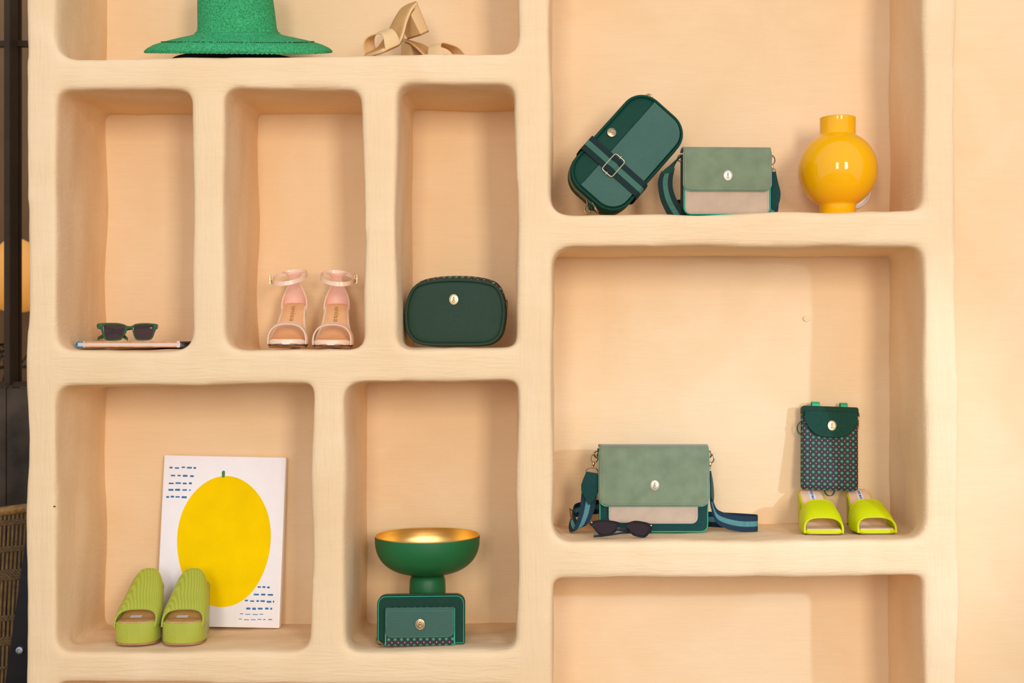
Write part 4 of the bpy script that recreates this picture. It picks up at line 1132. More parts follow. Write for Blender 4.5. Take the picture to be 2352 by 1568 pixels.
def sunglasses(label, origin, crop, scale, outer, lensL, lensR, arms, y0, zbase, m_frame, m_lens, rivets, tilt, th=0.0036, m_rivet=None):
    s = K(y0)/1000
    cx = origin[0]; by = origin[1]
    conv = lambda p: ((crop[0]+p[0]/scale-cx)*s, (by-(crop[1]+p[1]/scale))*s)
    t = thing('sunglasses', label, 'sunglasses', (W(cx, 0, y0).x, y0, zbase), (math.radians(tilt), 0, 0))
    O = [conv(p) for p in closed_smooth(outer, 120)]
    A = [conv(p) for p in closed_smooth(lensL, 48)]; B = [conv(p) for p in closed_smooth(lensR, 48)]
    v, f = plate([O, A, B], th, 0.0009, 1)
    fr = mk('frame', v, f, m_frame, t)
    for lp in (A, B):
        v, f = plate([inset([(p[0], p[1]) for p in lp], 0.0)], 0.0012)
        mk('lens', [p+Vector((0, 0.0012, 0)) for p in v], f, m_lens, t, label='dark tinted lens')
    for path in arms:
        pth = smooth_path([(conv(p)[0], p[2], conv(p)[1]) for p in path], 18); n = len(pth)
        rings = []
        for i, p in enumerate(pth):
            hz = (0.0036+0.0022*(i/n)**2)*(1.0 if i < n-2 else 0.75); q = 0.0013
            rings.append([p+Vector((0, -q, -hz)), p+Vector((0, q, -hz)), p+Vector((0, q*1.2, 0)), p+Vector((0, q, hz)), p+Vector((0, -q, hz)), p+Vector((0, -q*1.2, 0))])
        mk('temple', *loft(rings), m_frame, t)
    for p in rivets:
        a = conv(p); mk('rivet', *sphere((a[0], -0.0003, a[1]), p[2], 8, 6, (1, 0.6, 1)), m_rivet or M['silver'], fr)
    return t, conv

def tinted(name, col, rough, trans, ior=1.45):
    m, nt, b = _nt(name)
    b.inputs['Base Color'].default_value = (*col, 1); b.inputs['Roughness'].default_value = rough
    b.inputs['Transmission Weight'].default_value = trans; b.inputs['IOR'].default_value = ior
    return m
M['green_acetate'] = tinted('green_acetate', (0.045, 0.12, 0.025), 0.12, 0.35)
M['black_acetate'] = mat('black_acetate', (0.008, 0.006, 0.005), 0.14, spec=0.25, var=0.3, vscale=90)
M['lens_brown'] = tinted('lens_brown', (0.10, 0.060, 0.052), 0.04, 0.55, 1.25)
M['lens_dark'] = tinted('lens_dark', (0.040, 0.018, 0.012), 0.04, 0.30, 1.35)
outer = [(480, 232), (560, 212), (700, 206), (860, 210), (960, 230), (1020, 258), (1070, 266), (1120, 256), (1180, 225), (1300, 212), (1450, 215), (1576, 238), (1574, 310), (1548, 325), (1520, 390), (1490, 470), (1440, 515), (1340, 525),
         (1210, 520), (1160, 470), (1130, 380), (1110, 320), (1070, 312), (1030, 330), (1000, 400), (950, 480), (900, 520), (780, 530), (660, 525), (600, 470), (575, 400), (550, 330), (490, 310)]
lL = [(620, 248), (760, 240), (900, 245), (970, 265), (985, 300), (960, 400), (920, 470), (860, 500), (740, 510), (670, 500), (635, 440), (610, 330)]
lR = [(1165, 265), (1230, 248), (1360, 240), (1490, 250), (1505, 300), (1490, 400), (1460, 470), (1400, 500), (1270, 500), (1200, 480), (1165, 400), (1145, 320)]
g, conv = sunglasses('green acetate sunglasses with square dark lenses lying on the book', (291, 788), (160, 720), 7.84, outer, lL, lR,
    [[(1562, 268, 0.005), (1300, 275, 0.012), (1000, 300, 0.018), (700, 370, 0.022), (560, 420, 0.024), (430, 478, 0.026)], [(492, 268, 0.005), (640, 300, 0.010), (800, 350, 0.012), (900, 415, 0.013), (1005, 492, 0.014)]],
    0.100, book_top+0.0012, M['green_acetate'], M['lens_brown'], [(530, 250, 0.0006), (560, 247, 0.0006), (560, 262, 0.0006), (1525, 258, 0.0006), (1525, 275, 0.0006)], -4)
p = conv((1458, 299)); M['white_print'] = mat('white_print', (0.8, 0.78, 0.75), 0.5, var=0.02)
v, f = plate([[(p[0]+q[0], p[1]+q[1]) for q in rrect(0.0052, 0.0011, 0.0004, 2)]], 0.0003)
mk('lens_mark', [q+Vector((0, 0.0009, 0)) for q in v], f, M['white_print'], g)

outer = [(425, 1000), (460, 985), (560, 972), (680, 985), (740, 1000), (770, 1003), (830, 1000), (900, 982), (1000, 995), (1060, 1015), (1085, 1040), (1075, 1070), (1050, 1110), (1010, 1150), (960, 1155), (880, 1135), (840, 1090), (810, 1040),
         (780, 1015), (740, 1020), (715, 1050), (680, 1105), (630, 1135), (540, 1135), (490, 1090), (450, 1040), (425, 1020)]
lL = [(475, 1010), (550, 990), (650, 995), (712, 1020), (698, 1060), (650, 1106), (580, 1118), (522, 1098), (482, 1050)]
lR = [(810, 1025), (880, 1002), (980, 1012), (1048, 1045), (1030, 1090), (988, 1132), (920, 1122), (852, 1083), (818, 1050)]
sunglasses('black cat-eye sunglasses with gold rivets lying in front of the large flap bag', (1427, 1234.5), (1260, 980), 4.523, outer, lL, lR,
    [[(1070, 1060, 0.005), (950, 1075, 0.014), (800, 1095, 0.020), (640, 1120, 0.024), (470, 1140, 0.026)], [(438, 1020, 0.005), (600, 1050, 0.010), (760, 1075, 0.013), (940, 1095, 0.014), (1075, 1098, 0.014)]],
    0.048, FLOOR(0.05, 0.22, 0.045, 0.08, ZC-0.3)+0.0012, M['black_acetate'], M['lens_dark'], [(447, 1000, 0.0021), (1066, 1032, 0.0021)], -6, 0.004, M['pale_gold'])
# ------------------------------------------------------------------ shoes
def sstep(u): u = max(0.0, min(1.0, u)); return u*u*(3-2*u)

class Foot:
    """footbed: toe tip at y=0, heel at y=L, z above the floor"""
    def __init__(s, L, W2, toe_z, heel_z, square=0.8, ball=0.30, bend=0.0, top=0.88, rnd=0.06, rn=3.0):
        s.L, s.W2, s.tz, s.hz, s.sq, s.ball, s.bend, s.top, s.rnd, s.rn = L, W2, toe_z, heel_z, square, ball, bend, top, rnd, rn
    def z(s, u): return s.tz+(s.hz-s.tz)*(0.75*sstep((u-s.ball*0.75)/(s.top-s.ball*0.75))+0.25*max(0, min(1, (u-s.ball)/(1-s.ball))))
    def w(s, u):
        xs = [0, 0.08, 0.16, 0.28, 0.42, 0.58, 0.75, 0.88, 0.95, 0.985, 1.0]
        ws = [s.sq, 0.5*(s.sq+1), 0.97, 1.0, 0.90, 0.72, 0.64, 0.64, 0.56, 0.42, 0.22]
        q = 1.0 if u >= s.rnd else max(0.03, 1-(1-u/s.rnd)**s.rn)**(1/s.rn)
        return s.W2*float(np.interp(u, xs, ws))*q
    def cx(s, u): return s.bend*math.sin(PI*min(1, u))
    def at(s, u, q, dz=0.0): return Vector((s.cx(u)+q*s.w(u), u*s.L, s.z(u)+dz))

def sole_mesh(F, zb_of, top_in=0.0, n=44, dz_top=0.0, u0=0.0, u1=1.0, wmul=1.0):
    rings = []
    for i in range(n+1):
        u = u0+(u1-u0)*i/n
        # denser near both ends
        u = u0+(u1-u0)*(0.5-0.5*math.cos(PI*i/n))
        w = max(0.002, F.w(u)*wmul-top_in); zt = F.z(u)+dz_top; zb = zb_of(u)
        h = max(0.0012, zt-zb); b = min(h*0.4, 0.0025); c = F.cx(u); y = u*F.L
        r = [(-w+b, zt), (-w*0.5, zt), (0, zt), (w*0.5, zt), (w-b, zt), (w, zt-b), (w, zt-h*0.5), (w, zb+b), (w-b, zb), (0, zb), (-w+b, zb), (-w, zb+b), (-w, zt-h*0.5), (-w, zt-b)]
        rings.append([(c+x, y, z) for x, z in r])
    return loft(rings)

def vamp_mesh(F, ua, ub, ha, hb, nu=30, nv=12, curl=0.0, full=0.75, drop=0.006, bow=0.0, out=0.003, lean=0.0, hp=1.0):
    """band arching over the foot from front line ua to back line ub (floats or functions of t 0..1)"""
    v = []
    for j in range(nv+1):
        q = j/nv
        for i in range(nu+1):
            t = i/nu; th = PI*t
            a = ua(t) if callable(ua) else ua
            b = ub(t) if callable(ub) else ub
            u = a+(b-a)*q
            e = F.w(u)+out
            h = (ha+(hb-ha)*q**hp)
            x = -math.copysign(abs(math.cos(th))**full, math.cos(th))*e
            z = F.z(u)-drop+(h+drop)*max(0.0, math.sin(th))**full+bow*math.sin(PI*q)*math.sin(th)
            v.append((F.cx(u)+x+lean*(z-F.z(u)), u*F.L, z))
    n1 = nu+1
    return v, [(j*n1+i, j*n1+i+1, (j+1)*n1+i+1, (j+1)*n1+i) for j in range(nv) for i in range(nu)]

def edge_of(v, nu, row): return [Vector(v[row*(nu+1)+i]) for i in range(nu+1)]

def block_heel(F, ytop0, ytop1, yb0, yb1, wt, wb, zb=0.0, drop=0.004, n=10):
    """heel from the underside of the footbed down to the shelf"""
    rings = []
    for i in range(n+1):
        q = i/n
        y0 = ytop0+(yb0-ytop0)*q; y1 = ytop1+(yb1-ytop1)*q; w = wt+(wb-wt)*q
        def zt(y): return F.z(min(1, y/F.L))-drop
        ring = []
        m = 6
        pts = [(-w, y0), (w, y0)]
        arc = [(w*math.cos(a), (y1-w*0.55)+w*0.55*math.sin(a)) for a in [PI*j/m for j in range(m+1)]]
        for (x, y) in pts+arc:
            top = zt(y if i == 0 else y)
            z = zt(max(ytop0, min(ytop1, y)))*(1-q)+zb*q
            ring.append((x, y, z))
        rings.append(ring)
    return loft(rings)

def text_on(F, s, u_mid, q0, size, width, parent, m, name='lettering', dz=0.0006, bold=0.0):
    """letters running from heel to toe on the footbed, tops to the wearer's left"""
    v, f = text2d(s, size, width, bold)
    vv = [(F.cx(u_mid)+q0+p[1], u_mid*F.L-p[0], F.z(u_mid-p[0]/F.L)+dz) for p in v]
    return mk(name, vv, f, m, parent, False)

M['lime_leather'] = mat('lime_leather', (0.57, 0.585, 0.0), 0.45, spec=0.2, var=0.04, vscale=20, bump=('noise', 300, 0.12, 0.0006))
M['nude_insole'] = mat('nude_insole', (0.82, 0.43, 0.20), 0.6, spec=0.2, var=0.05, vscale=40)
M['pale_insole'] = mat('pale_insole', (0.86, 0.53, 0.31), 0.6, spec=0.2, var=0.04, vscale=40)
M['tan_insole'] = mat('tan_insole', (0.62, 0.33, 0.11), 0.6, var=0.06, vscale=40)
M['brown_sole'] = mat('brown_sole', (0.20, 0.075, 0.03), 0.55, var=0.1, vscale=60)
M['tan_sole'] = mat('tan_sole', (0.40, 0.19, 0.07), 0.55, var=0.1, vscale=60)
M['nude_patent'] = mat('nude_patent', (0.87, 0.60, 0.41), 0.25, var=0.03, vscale=20)
M['pink_lining'] = mat('pink_lining', (0.84, 0.47, 0.33), 0.6, var=0.05, vscale=40)
M['peach_lining'] = mat('peach_lining', (0.76, 0.43, 0.23), 0.6, var=0.05, vscale=40)
M['dark_sole'] = mat('dark_sole_edge', (0.045, 0.02, 0.02), 0.4, var=0.1)
M['gold_print'] = mat('gold_print', (0.55, 0.33, 0.06), 0.4, metal=0.4, var=0.05)
M['navy_print'] = mat('navy_print', (0.06, 0.06, 0.11), 0.6, var=0.05)
M['label_white'] = mat('label_white', (0.78, 0.74, 0.78), 0.6, var=0.03)
M['avocado_weave'] = mat('avocado_weave', (0.44, 0.455, 0.040), 0.36, bump=('twill', 0.0052, 0.6, 0.0010), sheen=0.1)
M['raffia'] = mat('raffia', (0.96, 0.58, 0.26), 0.6, bump=('twill', 0.0036, 0.5, 0.0006), vscale=90)

# --- lime heeled mules
def lime_mule(cx, yaw, label, bend):
    y0 = 0.088
    zf = FLOOR(cx-0.04, cx+0.04, y0, y0+0.19, ZC-0.25)
    t = thing('heeled_mule', label, 'shoe', (cx, y0, zf+0.0003), (0, 0, yaw), 'pair of lime mules')
    F = Foot(0.186, 0.0475, 0.0125, 0.088, 0.90, 0.30, bend, 1.0, rnd=0.05, rn=3.2)
    mk('sole', *sole_mesh(F, lambda u: F.z(u)-(0.0095 if u < 0.5 else 0.008), dz_top=-0.001), M['lime_leather'], t)
    mk('outsole', *sole_mesh(F, lambda u: max(0.0, F.z(u)-0.0125) , dz_top=-0.0088, u0=0.015, u1=0.9, wmul=0.96), M['brown_sole'], t)
    ins = mk('insole', *sole_mesh(F, lambda u: F.z(u)-0.002, top_in=0.0035, dz_top=0.0010, u0=0.025, u1=0.985), M['pale_insole'], t)
    nu = 30
    v, f = vamp_mesh(F, lambda q: 0.03+0.09*math.sin(PI*q)**1.2, lambda q: 0.36+0.06*math.sin(PI*q), 0.027, 0.048, nu, 12, full=0.66, drop=0.009, bow=0.010, out=0.002)
    o = mk('vamp', v, f, M['lime_leather'], t); solidify(o, 0.005, 0.0, 1)
    for row in (0, 12):
        mk('vamp_hem', *tube(edge_of(v, nu, row), 0.0031, 10), M['lime_leather'], o)
    mk('heel', *block_heel(F, 0.138, 0.184, 0.146, 0.184, 0.030, 0.028, 0.005), M['lime_leather'], t)
    mk('heel_tip', *[q for q in loft([[(p[0], p[1], z) for p in ((-0.028, 0.146), (0.028, 0.146), (0.028, 0.170), (0.014, 0.184), (-0.014, 0.184), (-0.028, 0.170))] for z in (0.0, 0.0052)])], M['brown_sole'], t)
    # white size label with lettering on the insole
    lb = []
    for u in (0.93, 0.84, 0.75, 0.66):
        lb.append([F.at(u, 0, 0.0016)+Vector((-0.006, 0, 0)), F.at(u, 0, 0.0016)+Vector((0.008, 0, 0))])
    vv = [p for r in lb for p in r]; mk('insole_label', vv, [(0, 1, 3, 2), (2, 3, 5, 4), (4, 5, 7, 6)], M['label_white'], ins, False)
    text_on(F, 'STEVE MADDEN', 0.795, 0.001, 0.0085, 0.046, ins, M['navy_print'], dz=0.0021, bold=0.0002)
    return t, zf+F.z(0.885)

# --- nude ankle-strap sandals
def ankle_sandal(cx, yaw, label, side, sway, bend):
    y0 = 0.045
    zf = FLOOR(cx-0.04, cx+0.04, y0+0.01, y0+0.19, ZC+0.3)
    t = thing('ankle_sandal', label, 'shoe', (cx, y0, zf+0.0003), (0, 0, yaw), 'pair of nude sandals')
    F = Foot(0.180, 0.046, 0.020, 0.112, 0.86, 0.30, bend, 0.93, rnd=0.20, rn=2.3)
    mk('sole', *sole_mesh(F, lambda u: F.z(u)-0.0125 if u < 0.25 else F.z(u)-0.008, dz_top=-0.001), M['nude_patent'], t)
    mk('sole_edge', *sole_mesh(F, lambda u: F.z(u)-0.0145, dz_top=-0.0122, u0=0.0, u1=0.5, wmul=1.02), M['dark_sole'], t)
    mk('outsole', *sole_mesh(F, lambda u: max(0.0, F.z(u)-0.0205+0.012*sstep((0.12-u)/0.12)), dz_top=-0.0142, u0=0.004, u1=0.55, wmul=0.98), M['tan_sole'], t)
    ins = mk('insole', *sole_mesh(F, lambda u: F.z(u)-0.002, top_in=0.005, dz_top=0.0010, u0=0.10, u1=0.985), M['nude_insole'], t)
    text_on(F, 'unisa', 0.69, 0.001, 0.017, 0.043, ins, M['gold_print'], dz=0.0030)
    nu = 28
    v, f = vamp_mesh(F, lambda q: 0.11+0.05*math.sin(PI*q), lambda q: 0.22+0.08*math.sin(PI*q), 0.036, 0.041, nu, 6, full=0.80, drop=0.012, out=0.003)
    o = mk('toe_band', v, f, M['nude_patent'], t); solidify(o, 0.0025, 0.0, 1)
    mk('toe_band_edge', *tube(edge_of(v, nu, 0), 0.0016, 8), M['nude_patent'], o)
    # heel counter: wraps the back, narrows upward to carry the ankle strap
    nu2, nv = 22, 16; v = []
    for j in range(nv+1):
        q = j/nv
        span = 1.22*(1-q)**0.75+0.26*q if q < 0.82 else 0.26+0.10*((q-0.82)/0.18)
        span = 1.25-1.0*sstep(q/0.85) if q < 0.85 else 0.25+0.45*((q-0.85)/0.15)**1.5
        for i in range(nu2+1):
            a = (i/nu2*2-1)*span*PI/2*0.86
            R = 0.029+0.002*math.sin(PI*q)
            x = R*math.sin(a)*1.02; yy = F.L-0.034+R*1.10*math.cos(a)-0.014*q*q+0.006*math.sin(PI*q)
            z = F.z(min(1, max(0, yy/F.L)))-0.010*(1-q)+0.078*q
            zl = F.z(0.93)+0.078*q-0.014*(1-q)-0.016*(1-q)*(abs(a)/(PI/2))**1.5
            v.append((F.cx(0.9)+x+sway*q, yy, zl))
    n1 = nu2+1
    f = [(j*n1+i, j*n1+i+1, (j+1)*n1+i+1, (j+1)*n1+i) for j in range(nv) for i in range(nu2)]
    o = mk('heel_counter', v, f, [M['pink_lining'], M['nude_patent']], t)
    m = o.modifiers.new('thick', 'SOLIDIFY'); m.thickness = 0.0022; m.offset = 1; m.material_offset = 1; m.material_offset_rim = 1
    lft = [Vector(v[j*n1]) for j in range(nv+1)]; rgt = [Vector(v[j*n1+nu2]) for j in range(nv+1)]
    mk('counter_piping', *tube(lft, 0.0011, 6), M['nude_patent'], o); mk('counter_piping', *tube(rgt, 0.0011, 6), M['nude_patent'], o)
    # ankle strap, a tipped loop with a small buckle
    zt = F.z(0.93)+0.080; cxx = F.cx(0.9)+sway
    back = F.L-0.034+0.029*1.1-0.014
    n = 40; pts = []; wd = []
    rx, ry = 0.041, 0.036
    for i in range(n+1):
        a = PI/2+2*PI*i/n
        x = cxx+rx*math.cos(a)+side*0.004*(1-math.sin(a)); y = back-ry+ry*math.sin(a)
        zz = zt+0.034*(math.sin(a)-1)*0.5+0.006*math.cos(a)*(1 if side < 0 else -0.4)
        pts.append((x, y, zz)); wd.append((0, 0, 0.0052))
    vv, ff, mi = ribbon(pts, wd, 0.0022, (0, 1), (0,)); b = MB(); b.v = vv; b.f = ff; b.m = mi
    b.obj('ankle_strap', [M['nude_patent']], t)
    a = PI if side < 0 else 0
    bx = cxx+rx*math.cos(a)+side*0.006; by = back-ry-0.002; bz = zt-0.017+0.006*math.cos(a)*(1 if side < 0 else -0.4)
    bk = MB().add(*tube([(bx+q[0]*0.3+side*0.002, by-0.002, bz+q[1]) for q in rrect(0.014, 0.020, 0.003, 4)], 0.0010, 6, closed=True)).add(*tube([(bx, by-0.003, bz-0.012), (bx+side*0.001, by-0.004, bz+0.011)], 0.0009, 6))
    bk.add(*tube([(bx-side*0.004, by-0.003, bz), (bx+side*0.006, by-0.003, bz+0.001)], 0.0009, 6))
    bk.obj('buckle', M['brass'], t, label='small brass buckle')
    mk('heel', *block_heel(F, 0.150, 0.178, 0.160, 0.178, 0.018, 0.011, 0.004), M['nude_patent'], t)
    mk('heel_tip', *loft([[(p[0], p[1], z) for p in ((-0.011, 0.160), (0.011, 0.160), (0.011, 0.172), (0, 0.178), (-0.011, 0.172))] for z in (0.0, 0.0042)]), M['dark_sole'], t)

# --- avocado woven platform mules
def platform_mule(cx, yaw, label, bend, lean):
    y0 = 0.058
    zf = FLOOR(cx-0.045, cx+0.045, y0, y0+0.17, ZC-0.4)
    t = thing('platform_mule', label, 'shoe', (cx, y0, zf+0.0003), (0, 0, yaw), 'pair of green platform mules')
    F = Foot(0.170, 0.0505, 0.054, 0.122, 0.90, 0.32, bend, 0.90, rnd=0.20, rn=2.6)
    pz = lambda u: 0.0045 if u < 0.42 else 0.0045+(F.z(u)-0.020)*sstep((u-0.42)/0.16)
    mk('platform', *sole_mesh(F, pz, dz_top=-0.002), M['avocado_weave'], t)
    mk('outsole', *sole_mesh(F, lambda u: 0.0, dz_top=0.0, u0=0.0, u1=0.42, wmul=0.985) if False else sole_flat(F, 0.0, 0.0048, 0.0, 0.45, 0.985), M['tan_sole'], t)
    ins = mk('insole', *sole_mesh(F, lambda u: F.z(u)-0.003, top_in=0.005, dz_top=0.0004, u0=0.03, u1=0.98), M['tan_insole'], t)
    nu = 36
    v, f = vamp_mesh(F, lambda q: 0.10+0.07*math.sin(PI*q)**1.1, lambda q: 0.44+0.16*math.sin(PI*q), 0.026, 0.072, nu, 18, full=0.66, drop=0.014, bow=0.008, out=0.002, lean=lean, hp=0.85)
    o = mk('vamp', v, f, M['avocado_weave'], t); solidify(o, 0.003, 0.0, 1)
    mk('vamp_hem', *tube(edge_of(v, nu, 0), 0.0024, 8), M['avocado_weave'], o)
    mk('vamp_hem', *tube(edge_of(v, nu, 18), 0.0018, 8), M['avocado_weave'], o)
    mk('heel', *block_heel(F, 0.108, 0.168, 0.116, 0.166, 0.032, 0.029, 0.0), M['avocado_weave'], t)
    mk('insole_label', [F.at(u, q, 0.0012) for u, q in ((0.34, -0.45), (0.34, 0.1), (0.27, 0.1), (0.27, -0.45))], [(0, 1, 2, 3)], M['label_white'], ins, False)

def sole_flat(F, z0, z1, u0, u1, wm, n=30):
    rings = []
    for i in range(n+1):
        u = u0+(u1-u0)*(0.5-0.5*math.cos(PI*i/n)); w = max(0.002, F.w(u)*wm); c = F.cx(u); y = u*F.L
        rings.append([(c-w, y, z1), (c+w, y, z1), (c+w, y, z0), (c-w, y, z0)])
    return loft(rings)

# --- beige raffia heeled mules
def raffia_mule(loc, R, label):
    t = thing('heeled_mule', label, 'shoe', loc, R.to_euler(), 'pair of raffia mules')
    F = Foot(0.175, 0.046, 0.010, 0.076, 0.82, 0.30, 0.0, 0.92)
    mk('sole', *sole_mesh(F, lambda u: F.z(u)-0.0075, dz_top=-0.001), M['raffia'], t)
    mk('outsole', *sole_mesh(F, lambda u: F.z(u)-0.0100, dz_top=-0.0072, u0=0.005, u1=0.85, wmul=0.97), M['tan_sole'], t)
    mk('insole', *sole_mesh(F, lambda u: F.z(u)-0.002, top_in=0.005, dz_top=0.0008, u0=0.02, u1=0.985), M['tan_insole'], t)
    nu = 30
    v, f = vamp_mesh(F, lambda q: 0.05+0.10*math.sin(PI*q), lambda q: 0.30+0.03*math.sin(PI*q), 0.034, 0.031, nu, 12, full=0.62, drop=0.007, out=0.002)
    o = mk('vamp', v, f, M['raffia'], t); solidify(o, 0.003, 0.0, 1)
    mk('vamp_hem', *tube(edge_of(v, nu, 0), 0.0018, 8), M['raffia'], o)
    mk('heel', *block_heel(F, 0.130, 0.174, 0.137, 0.176, 0.027, 0.026, 0.004), M['raffia'], t)
    mk('heel_tip', *loft([[(p[0], p[1], z) for p in ((-0.026, 0.137), (0.026, 0.137), (0.026, 0.163), (0.014, 0.176), (-0.014, 0.176), (-0.026, 0.163))] for z in (0.0, 0.0042)]), M['tan_sole'], t)
    return t, F

_, zrest = lime_mule(0.612, math.radians(0), 'lime green heeled mule under the phone pouch, nearer the large bag', 0.003)
_, zr2 = lime_mule(0.7395, math.radians(2), 'lime green heeled mule near the corner, its block heel in view', -0.003)
phone_pouch(max(zrest, zr2)+0.0080)
ankle_sandal(-0.654, math.radians(5), 'nude ankle-strap sandal nearer the book, buckle towards the book', -1, -0.004, -0.002)
ankle_sandal(-0.549, math.radians(6), 'nude ankle-strap sandal nearer the oval green bag, buckle towards the bag', 1, 0.0, 0.002)
platform_mule(-1.0155, math.radians(4), 'avocado green woven platform mule farther from the canvas, beside the niche wall', 0.002, 0.12)
platform_mule(-0.9030, math.radians(3), 'avocado green woven platform mule overlapping the canvas with the oval', -0.002, 0.08)
# one mule stands by itself, the other props its heel on it
zfa = FLOOR(-0.36, -0.22, 0.10, 0.28, ZC+0.85)
a2 = math.radians(52)
raffia_mule((W(1052, 0, 0.115).x, 0.105, zfa+0.0003), Matrix.Rotation(a2, 4, 'Z'), 'beige raffia heeled mule standing flat under the heel of its mate')
zfb = FLOOR(-0.50, -0.36, 0.03, 0.20, ZC+0.85)
raffia_mule((W(857, 0, 0.05).x, 0.055, zfb+0.004), Matrix.Rotation(math.radians(-45), 4, 'Z') @ Matrix.Rotation(math.radians(29), 4, 'X'), 'beige raffia heeled mule tipped up, its heel propped on the other')
# ------------------------------------------------------------------ the dim room seen past the left edge, its dimness put into dark colours
M['dark_frame'] = mat('dark_bronze_frame', (0.060, 0.034, 0.016), 0.4, spec=0.15, var=0.15, vscale=8)
M['amber_frame'] = mat('amber_frame', (0.30, 0.17, 0.04), 0.5, spec=0.1, var=0.15, vscale=8)
M['dim_wall'] = mat('dim_brown_wall', (0.30, 0.17, 0.080), 0.8, var=0.12, vscale=3)
M['grey_wood'] = mat('grey_wood', (0.085, 0.060, 0.040), 0.6, spec=0.1, var=0.45, vscale=7, bump=('noise', 60, 0.2, 0.002))
M['cane'] = mat('cane', (0.20, 0.105, 0.030), 0.6, var=0.3, vscale=50)
M['cane_rim'] = mat('cane_rim', (0.34, 0.175, 0.050), 0.5, var=0.25, vscale=80)
M['rope'] = mat('rope', (0.15, 0.085, 0.032), 0.8, var=0.3, vscale=120)
M['wenge'] = mat('dark_stained_wood', (0.012, 0.006, 0.004), 0.4, var=0.3, vscale=20)
M['steel'] = mat('steel', (0.60, 0.58, 0.56), 0.35, metal=1.0, var=0.05)
M['palm'] = mat('palm_leaf', (0.050, 0.032, 0.010), 0.6, var=0.2, vscale=30)
m, nt, b = _nt('lamp_shade_glow'); b.inputs['Base Color'].default_value = (0.9, 0.45, 0.12, 1)
b.inputs['Emission Color'].default_value = (1.0, 0.42, 0.07, 1); b.inputs['Emission Strength'].default_value = 0.40
M['glow'] = m
gl, nt, b = _nt('window_glass'); b.inputs['Base Color'].default_value = (0.9, 0.85, 0.75, 1); b.inputs['Transmission Weight'].default_value = 1.0; b.inputs['Roughness'].default_value = 0.02; b.inputs['IOR'].default_value = 1.03
M['glass'] = gl

YG = 0.85
def X_(px, y): return W(px, 0, y).x
def Z_(py, y): return W(0, py, y).z
struct('wall_back', *box(-3.0, 0.2, 2.2, 2.3, 0, 4.6), M['dim_wall'])
struct('wall_left', *box(-3.1, -3.0, -1.0, 2.3, 0, 2.7), M['dim_wall'])
# glazed partition with bars
win = bpy.data.objects.new('window_1', None); COL.objects.link(win); win['kind'] = 'structure'; win.location = (X_(20, YG), YG, 0.9)
def wpart(name, x0, x1, y0, y1, z0, z1, m, label=None):
    return mk(name, *box(x0-win.location.x, x1-win.location.x, y0-YG, y1-YG, z0-0.9, z1-0.9), m, win, False, label=label)
zt, zs = 2.6, Z_(880, YG)
wpart('mullion', X_(13, YG), X_(27, YG), YG-0.01, YG+0.06, zs, zt, M['amber_frame'])
wpart('mullion', X_(27, YG), X_(40, YG), YG-0.05, YG+0.03, zs, zt, M['dark_frame'])
wpart('mullion', X_(-330, YG), X_(-300, YG), YG-0.02, YG+0.05, zs, zt, M['dark_frame'])
for a, b_ in ((-300, 13), (40, 330)):
    wpart('glazing_bar', X_(a, YG), X_(b_, YG), YG, YG+0.02, Z_(106, YG), Z_(93, YG), M['dark_frame'])
    wpart('pane', X_(a, YG), X_(b_, YG), YG+0.008, YG+0.012, zs, Z_(108, YG), M['glass'])
    wpart('pane', X_(a, YG), X_(b_, YG), YG+0.008, YG+0.012, Z_(92, YG), zt, M['glass'])
wpart('sill', X_(-330, YG), X_(330, YG), YG-0.03, YG+0.05, Z_(888, YG), Z_(876, YG), M['dark_frame'])

# grey plank screen under the glazing
scr = thing('wood_screen', 'dark grey weathered wood panel under the glazing behind the rattan chair', 'panel', (X_(10, YG), YG-0.02, 0))
for i in range(6):
    x0 = X_(-330, YG)+i*0.115
    mk('plank', *box(x0+0.0015-scr.location.x, x0+0.1135-scr.location.x, 0.0, 0.022, 0.0, Z_(889, YG)-0.002), M['grey_wood'], scr, False)

# glowing lamp and palm beyond the glass
YL = 1.75
lamp = thing('table_lamp', 'glowing orange lamp behind the glass and palm leaves', 'lamp', (X_(38, YL), YL, 0.0))
prof = [(0.03, Z_(716, YL)), (0.075, Z_(708, YL)), (0.105, Z_(685, YL)), (0.115, Z_(650, YL)), (0.105, Z_(615, YL)), (0.08, Z_(580, YL)), (0.045, Z_(556, YL)), (0.01, Z_(546, YL))]
mk('lamp_shade', *lathe(prof, 40, cap=True), M['glow'], lamp)
mk('pole', *tube([(0, 0, 0.02), (0, 0, Z_(715, YL))], 0.012, 10), M['dark_frame'], lamp)
mk('base', *lathe([(0.14, 0.0), (0.14, 0.015), (0.02, 0.03)], 32), M['dark_frame'], lamp)
YP = 1.35
palm = thing('potted_palm', 'dark feathery palm in front of the glowing lamp', 'plant', (X_(-60, YP), YP, 0.0))
mk('pot', *lathe([(0.11, 0.0), (0.14, 0.28), (0.145, 0.30), (0.12, 0.30), (0.11, 0.27), (0.01, 0.27)], 32), M['dark_frame'], palm)
mk('stem', *tube([(0, 0, 0.27), (0.01, 0, 0.7), (0.02, 0, 1.05)], [0.022, 0.018, 0.012], 8), M['palm'], palm)
rp_ = random.Random(11)
